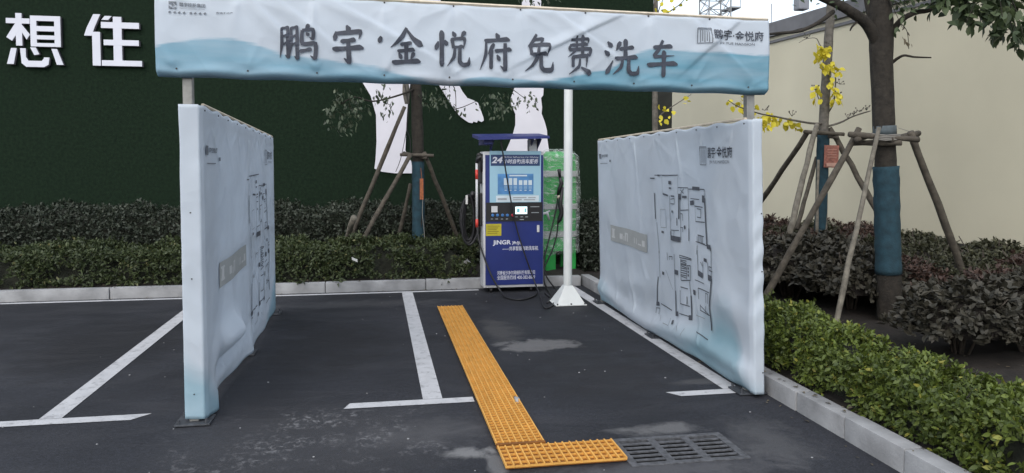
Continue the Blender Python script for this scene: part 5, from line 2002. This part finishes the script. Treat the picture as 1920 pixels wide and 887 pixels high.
Y = 6.8
tp = at(1659, 254, Y)
ring_z = tp[2]
pr = props('tree_prop', (tp[0], Y, Zs), 'prop of three stout poles and cross bars bracing the nearest tree on the right', [
    (at(1612, 240, Y - .10), on(1405, 610, Zs), .028, 'prop_wood'),
    (at(1648, 240, Y - .17), on(1556, 655, Zs), .021, 'prop_pale'),
    (at(1706, 248, Y - .05), (6.35, 7.1, Zs), .033, 'prop_wood'),
], [
    (at(1592, 252, Y - .16), at(1722, 262, Y - .15), .028), (at(1600, 268, Y - .02), at(1690, 268, Y - .17), .028), (at(1668, 262, Y - .17), at(1722, 250, Y + .1), .030),
    (at(1605, 262, Y - .2), at(1640, 252, Y + .14), .024)])
mb = MB()
for k in range(4): mb.tube([at(1634, 251 + 3 * k, Y - .16), at(1661, 254 + 3 * k, Y - .20), at(1688, 252 + 3 * k, Y - .16)], .006, 5)
mb.tube([at(1684, 240, Y - .12), at(1704, 246, Y - .1)], .003, 4)
mb.build('twine', M['twine'], pr)


def far_tree():
    Y = 9.75
    root = thing('street_tree', (6.06, Y, Zs), 'slender grey tree with yellow leaves and a red tag, behind the stout one', 'tree')
    T = [(1538, 520), (1541, 430), (1542, 330), (1544, 245), (1549, 150), (1554, 70), (1557, 20), (1560, -60), (1562, -160)]
    C = [at(px, py, Y) for px, py in T]; C[0][2] = Zs - .05
    mb = MB(); limb(mb, C, .078, .05, 16, 5, .05); mb.build('trunk', M['bark_grey'], root, True)
    mb = MB()
    brs = [([at(1545, 232, Y), at(1520, 231, Y - .1), at(1480, 224, Y - .25), at(1450, 218, Y - .3), at(1425, 213, Y - .4), at(1385, 200, Y - .5), at(1365, 188, Y - .55)], .018, .006),
           ([at(1548, 238, Y), at(1575, 230, Y - .05), at(1600, 218, Y - .1), at(1632, 208, Y - .15)], .016, .008),
           ([at(1550, 215, Y), at(1562, 195, Y - .1), at(1566, 165, Y - .12), at(1566, 140, Y - .12), at(1558, 128, Y - .1)], .012, .006),
           ([at(1552, 100, Y), at(1538, 85, Y - .1), at(1530, 72, Y - .1), at(1512, 73, Y - .15), at(1498, 80, Y - .2)], .007, .003),
           ([at(1546, 195, Y), at(1535, 185, Y - .08), at(1530, 165, Y - .1)], .008, .004),
           ([at(1557, 10, Y), at(1590, -40, Y), at(1640, -120, Y)], .03, .012), ([at(1557, 0, Y), at(1510, -60, Y), at(1470, -140, Y)], .03, .012)]
    for p, a, c in brs:
        mb = MB(); limb(mb, p, a, c, 8, 5, .08); mb.build('branch', M['bark_grey'], root, True)
    mb = MB()
    # small seed-like twigs on the bare branches
    r = random.Random(6)
    for px, py in ((1600, 216), (1612, 210), (1590, 222), (1625, 207), (1485, 218), (1434, 207), (1575, 158), (1573, 178), (1527, 168), (1512, 72), (1545, 88), (1420, 205)):
        p = at(px, py, Y - .15)
        for k in range(5):
            q = p + np.array([r.uniform(-.06, .06), r.uniform(-.05, .05), r.uniform(.0, .07)])
            mb.tube([p, q], [.004, .003], 4); mb.tube([q, q + np.array([.012, 0, .004])], .009, 5)
    mb.build('seed_twigs', M['bark_grey'], root, True)['kind'] = 'stuff'
    tw = [(at(a, b, Y - .16), at(c, d, Y - .2)) for a, b, c, d in ((1530, 84, 1550, 98), (1534, 98, 1540, 128), (1542, 125, 1556, 132), (1560, 118, 1570, 132), (1557, 145, 1562, 180), (1572, 170, 1567, 192), (1527, 162, 1532, 188), (1548, 92, 1550, 100),
          (1432, 214, 1448, 222), (1445, 222, 1480, 232), (1462, 228, 1500, 234), (1365, 190, 1400, 208), (1395, 210, 1420, 226), (1428, 226, 1440, 234), (1385, 185, 1412, 205))]
    foliage('yellow_leaves', tw, 14, .095, M['leaf_yellow'], root, 61, .8, .025, .5)
    tw = []
    rr_ = np.random.default_rng(14)
    c0 = C[-1]
    for k in range(120):
        u = rr_.normal(size=3); u /= np.linalg.norm(u)
        p = c0 + u * np.array([1.3, 1.3, .9]) * rr_.uniform(.3, 1) + np.array([0, 0, .6])
        if p[2] < 3.9: continue
        tw.append((p, p + u * .2))
    foliage('crown', tw, 8, .07, M['leaf_tree'], root, 62, .5, .05, .3)
    pts = [at(1537 + (1544 - 1537) * k / 12, 470 + (247 - 470) * k / 12, Y) for k in range(13)]
    mb = MB(); mb.tube(pts, [.083 + .002 * math.sin(k * 2) for k in range(13)], 18, .02); mb.build('trunk_wrap', M['wrap_teal'], root, True)
    a, b = at(1546, 272, Y - .12), at(1571, 315, Y - .12)
    mb = MB(); mb.prism([(a[0], Y - .12, a[2]), (b[0], Y - .14, a[2] - .005), (b[0] - .01, Y - .14, b[2]), (a[0] - .005, Y - .12, b[2] + .01)], (0, .003, 0))
    t = tag(mb.build('tree_tag', M['red_tag'], loc=tuple(a)), 'faded red tag hanging on the slender tree with the blue wrap', 'tag')
    mb = MB()
    for k in range(4):
        mb.box((a[0] + .03, Y - .1425 - .004, a[2] - .06 - k * .035), (b[0] - .04, Y - .1425 - .003, a[2] - .066 - k * .035))
    mb.box((a[0] + .02, Y - .1465, b[2] + .02), (b[0] - .03, Y - .1455, b[2] + .07))
    mb.build('tag_print', mk('tag_print', (.42, .25, .2), .6), t)
    props('tree_prop', (6.06, Y, Zs), 'prop of thin poles and cross bars bracing the slender tree before the cream wall', [
        (at(1513, 250, Y - .1), on(1402, 415, .75) * 1.0, .036, 'prop_wood'),
        (at(1531, 234, Y - .17), at(1480, 440, Y - .9), .034, 'prop_pale'),
        (at(1556, 240, Y), at(1662, 425, Y - .4), .036, 'prop_wood'),
        (at(1531, 295, Y + .1), at(1494, 430, Y - .2), .026, 'prop_wood'),
        (at(1534, 300, Y - .1), at(1531, 440, Y - .3), .018, 'prop_pale')],
        [(at(1508, 247, Y - .15), at(1582, 252, Y - .14), .028), (at(1522, 252, Y + .1), at(1572, 258, Y - .16), .026)])


far_tree()


def slim_tree():
    Y = 12.3
    root = thing('street_tree', (4.88, Y, Zs), 'thin pale trunk with yellow leaves at the end of the green hoarding', 'tree')
    C = [at(px, py, Y) for px, py in ((1229, 440), (1229, 330), (1228.5, 240), (1228, 170), (1229, 60), (1230, -20))]
    C[0][2] = Zs - .05
    mb = MB(); limb(mb, C, .06, .035, 12, 5, .08); mb.build('trunk', M['bark_grey'], root, True)
    mb = MB()
    for p in ([at(1230, 225, Y), at(1245, 210, Y - .1), at(1268, 195, Y - .15), at(1296, 177, Y - .2)], [at(1230, 40, Y), at(1255, 22, Y - .1), at(1278, 5, Y - .2), at(1295, -20, Y - .2)], [at(1230, 60, Y), at(1235, 20, Y - .1), at(1250, -15, Y - .1)]):
        mb = MB(); limb(mb, p, .014, .005, 7, 5, .05); mb.build('branch', M['bark_grey'], root, True)
    tw = [(at(a, b, Y - .15), at(c, d, Y - .2)) for a, b, c, d in ((1238, 196, 1246, 206), (1240, 212, 1238, 234), (1244, 220, 1250, 228), (1255, 205, 1262, 210), (1280, 190, 1286, 194), (1225, 12, 1250, 22), (1240, 22, 1262, 18), (1232, 2, 1256, 2), (1262, 8, 1286, 4))]
    foliage('yellow_leaves', tw, 3, .09, M['leaf_yellow'], root, 65, .8, .03, .5)


slim_tree()


def back_tree():
    Y = 11.35
    root = thing('street_tree', (.66, Y, Zs), 'dark tree with a teal wrapped trunk behind the overhead banner', 'tree')
    C = [at(px, py, Y) for px, py in ((785, 520), (785, 420), (784, 300), (782, 220), (780, 150), (778, 60), (777, -30), (776, -120))]
    C[0][2] = Zs - .05
    mb = MB(); limb(mb, C, .092, .07, 16, 5, .05); mb.build('trunk', M['bark_dark'], root, True)
    mb = MB(); mb.tube([at(763, 195, Y - .13), at(762, 172, Y - .13), at(760, 150, Y - .12)], [.03, .05, .045], 9, .2); mb.build('pruned_stub', M['bark_grey'], root)
    mb = MB()
    br = [([at(780, 165, Y), at(750, 178, Y - .3), at(700, 190, Y - .45), at(665, 182, Y - .5), at(640, 195, Y - .5)], .016, .006),
          ([at(780, 140, Y), at(740, 150, Y - .4), at(705, 148, Y - .5)], .014, .005),
          ([at(786, 130, Y), at(830, 150, Y - .4), at(852, 165, Y - .45), at(855, 215, Y - .5)], .012, .004),
          ([at(786, 120, Y), at(850, 130, Y - .5), at(930, 150, Y - .7), at(985, 185, Y - .8)], .014, .004),
          ([at(852, 205, Y - .5), at(870, 200, Y - .5), at(892, 190, Y - .55)], .007, .004),
          ([at(777, -20, Y), at(720, -80, Y), at(640, -150, Y)], .04, .015), ([at(777, -20, Y), at(840, -90, Y), at(930, -150, Y)], .04, .015), ([at(776, -110, Y), at(770, -220, Y)], .05, .02)]
    for p, a, c in br:
        mb = MB(); limb(mb, p, a, c, 8, 5, .05); mb.build('branch', M['bark_dark'], root, True)

    def clump(cx, cy, rx, ry, n, seed, dy, per=5, sz=.06):
        r = np.random.default_rng(seed); o = []
        for k in range(n):
            px, py = cx + r.uniform(-rx, rx), cy + r.uniform(-ry, ry)
            a = at(px, py, Y - dy + r.uniform(-.15, .15)); o.append((a, a + np.array([r.uniform(-.1, .1), r.uniform(-.05, .05), -.10])))
        return o
    foliage('foliage', clump(648, 200, 38, 34, 42, 1, .5), 6, .07, M['leaf_shade'], root, 71, .5, .03, .5)
    foliage('foliage', clump(722, 190, 18, 22, 9, 2, .45) + clump(710, 165, 14, 12, 4, 6, .45), 4, .07, M['leaf_shade'], root, 72, .5, .02, .5)
    foliage('foliage', clump(870, 200, 20, 10, 5, 3, .5) + clump(842, 158, 8, 6, 3, 8, .4), 3, .062, M['leaf_shade'], root, 73, .5, .02, .5)
    foliage('foliage', clump(935, 188, 28, 20, 22, 4, .7) + clump(985, 185, 16, 12, 7, 5, .8), 5, .062, M['leaf_shade'], root, 74, .5, .03, .5)
    foliage('foliage', clump(1010, 0, 40, 12, 10, 7, .5), 4, .06, M['leaf_shade'], root, 75, .5, .03, .3)
    foliage('foliage', clump(815, 178, 26, 14, 16, 9, .35), 5, .062, M['leaf_shade'], root, 77, .5, .03, .5)
    tw = []
    rr_ = np.random.default_rng(15)
    c0 = C[-1] + np.array([0, 0, .7])
    for k in range(150):
        u = rr_.normal(size=3); u /= np.linalg.norm(u)
        p = c0 + u * np.array([1.6, 1.2, 1.0]) * rr_.uniform(.3, 1)
        if p[2] < 4.6: continue
        tw.append((p, p + u * .2))
    foliage('crown', tw, 9, .08, M['leaf_shade'], root, 76, .5, .05, .3)
    pts = [at(785 + (784 - 785) * k / 12, 500 + (303 - 500) * k / 12, Y) for k in range(13)]
    mb = MB(); mb.tube(pts, [.093 + .002 * math.sin(k * 2) for k in range(13)], 18, .02); mb.build('trunk_wrap', M['wrap_teal'], root, True)
    a, b = at(787, 335, Y - .12), at(794, 374, Y - .12)
    mb = MB(); mb.box((a[0], Y - .125, b[2]), (b[0], Y - .12, a[2]))
    mb.tube([(a[0] + .03, Y - .122, a[2]), at(789, 315, Y - .1)], .004, 4)
    tag(mb.build('tree_tag', M['orange_tag'], loc=tuple(a)), 'narrow orange tag hanging on the teal wrapped trunk behind the banner', 'tag')
    mb = MB(); p0 = at(793, 372, Y - .12)
    limb(mb, [p0, at(792, 400, Y - .12), at(795, 430, Y - .15), at(796, 450, Y - .15)], .004, .004, 5, 5, 0)
    tag(mb.build('hanging_wire', M['twine'], loc=tuple(p0)), 'thin pale wire dangling below the orange tag', 'wire')
    props('tree_prop', (.66, Y, Zs), 'prop of slanting poles and cross bars bracing the tree behind the overhead banner', [
        (at(758, 200, Y - .25), on(632, 508, Zs), .030, 'prop_wood'),
        (at(771, 288, Y - .2), on(640, 520, Zs), .030, 'prop_wood'),
        (at(795, 286, Y - .1), on(872, 480, .25), .030, 'prop_wood'),
        (at(770, 345, Y + .1), on(740, 478, .3), .026, 'prop_wood'),
        (at(663, 408, Y - .55), on(636, 500, Zs), .042, 'prop_pale')],
        [(at(750, 290, Y - .14), at(813, 292, Y - .12), .026), (at(757, 287, Y + .12), at(800, 297, Y - .14), .026)])
    mb = MB(); p0 = at(757, 150, Y - .2)
    limb(mb, [p0, at(766, 200, Y - .2), at(763, 240, Y - .2), at(769, 262, Y - .2), at(769, 290, Y - .2)], .006, .006, 5, 5, 0)
    limb(mb, [at(763, 240, Y - .2), at(752, 295, Y - .25), at(742, 322, Y - .3)], .005, .005, 5, 5, 0)
    tag(mb.build('hanging_cable', M['rubber'], loc=tuple(p0)), 'thin black cable hanging down along the dark trunk behind the banner', 'cable')


back_tree()


# ------------------------------------------------------------------ fallen leaves and weeds
def fallen():
    r = np.random.default_rng(77)
    P = []
    for k in range(90):
        P.append((r.uniform(2.83, 2.95), r.uniform(2.5, 9.5), .142))
    for k in range(160):
        P.append((r.uniform(2.97, 4.9), r.uniform(2.5, 9.5), Zs + .05))
    for k in range(60):
        P.append((2.80 - abs(r.normal(0, .05)), r.uniform(2.6, 9.8), .006))
    for k in range(70):
        P.append((r.uniform(-6, 2.7), 10.225 - abs(r.normal(0, .03)), .006))
    for k in range(60):
        P.append((r.uniform(-6, 2.7), r.uniform(10.25, 10.50), .145))
    P = np.array(P); n = len(P)
    a = r.normal(size=(n, 3)); a[:, 2] *= .15
    nn = r.normal(size=(n, 3)) * .25 + np.array([0, 0, 1])
    o = leaf_mesh('fallen_leaves', P, a, nn, r.uniform(.02, .05, n), M['leaf_dry'], None, .5, seed=8, loc=(0, 6, 0))
    o['kind'] = 'stuff'; o['label'] = 'dry fallen leaves and scraps along the kerbs'; o['category'] = 'fallen leaves'


fallen()
for px, py, lab in ((566, 531, 'small weed drooping over the far kerb, nearest the left banner'), (637, 528, 'small weed drooping over the far kerb, below the slanting prop poles'), (832, 527, 'small weed drooping over the far kerb, nearest the blue machine')):
    c = at(px, py - 4, 10.27)
    root = thing('weed', tuple(c), lab, 'weed')
    r = np.random.default_rng(px)
    n = 16
    ax = r.normal(size=(n, 3)) * np.array([.8, .3, .4]) + np.array([0, -.5, .1])
    leaf_mesh('leaves', np.repeat(c[None], n, 0) + r.normal(size=(n, 3)) * np.array([.04, .015, .015]), ax, r.normal(size=(n, 3)) + np.array([0, -.6, 1]), r.uniform(.05, .10, n), M['leaf_hedge_shade'], root, .35, seed=px, curl=.35)
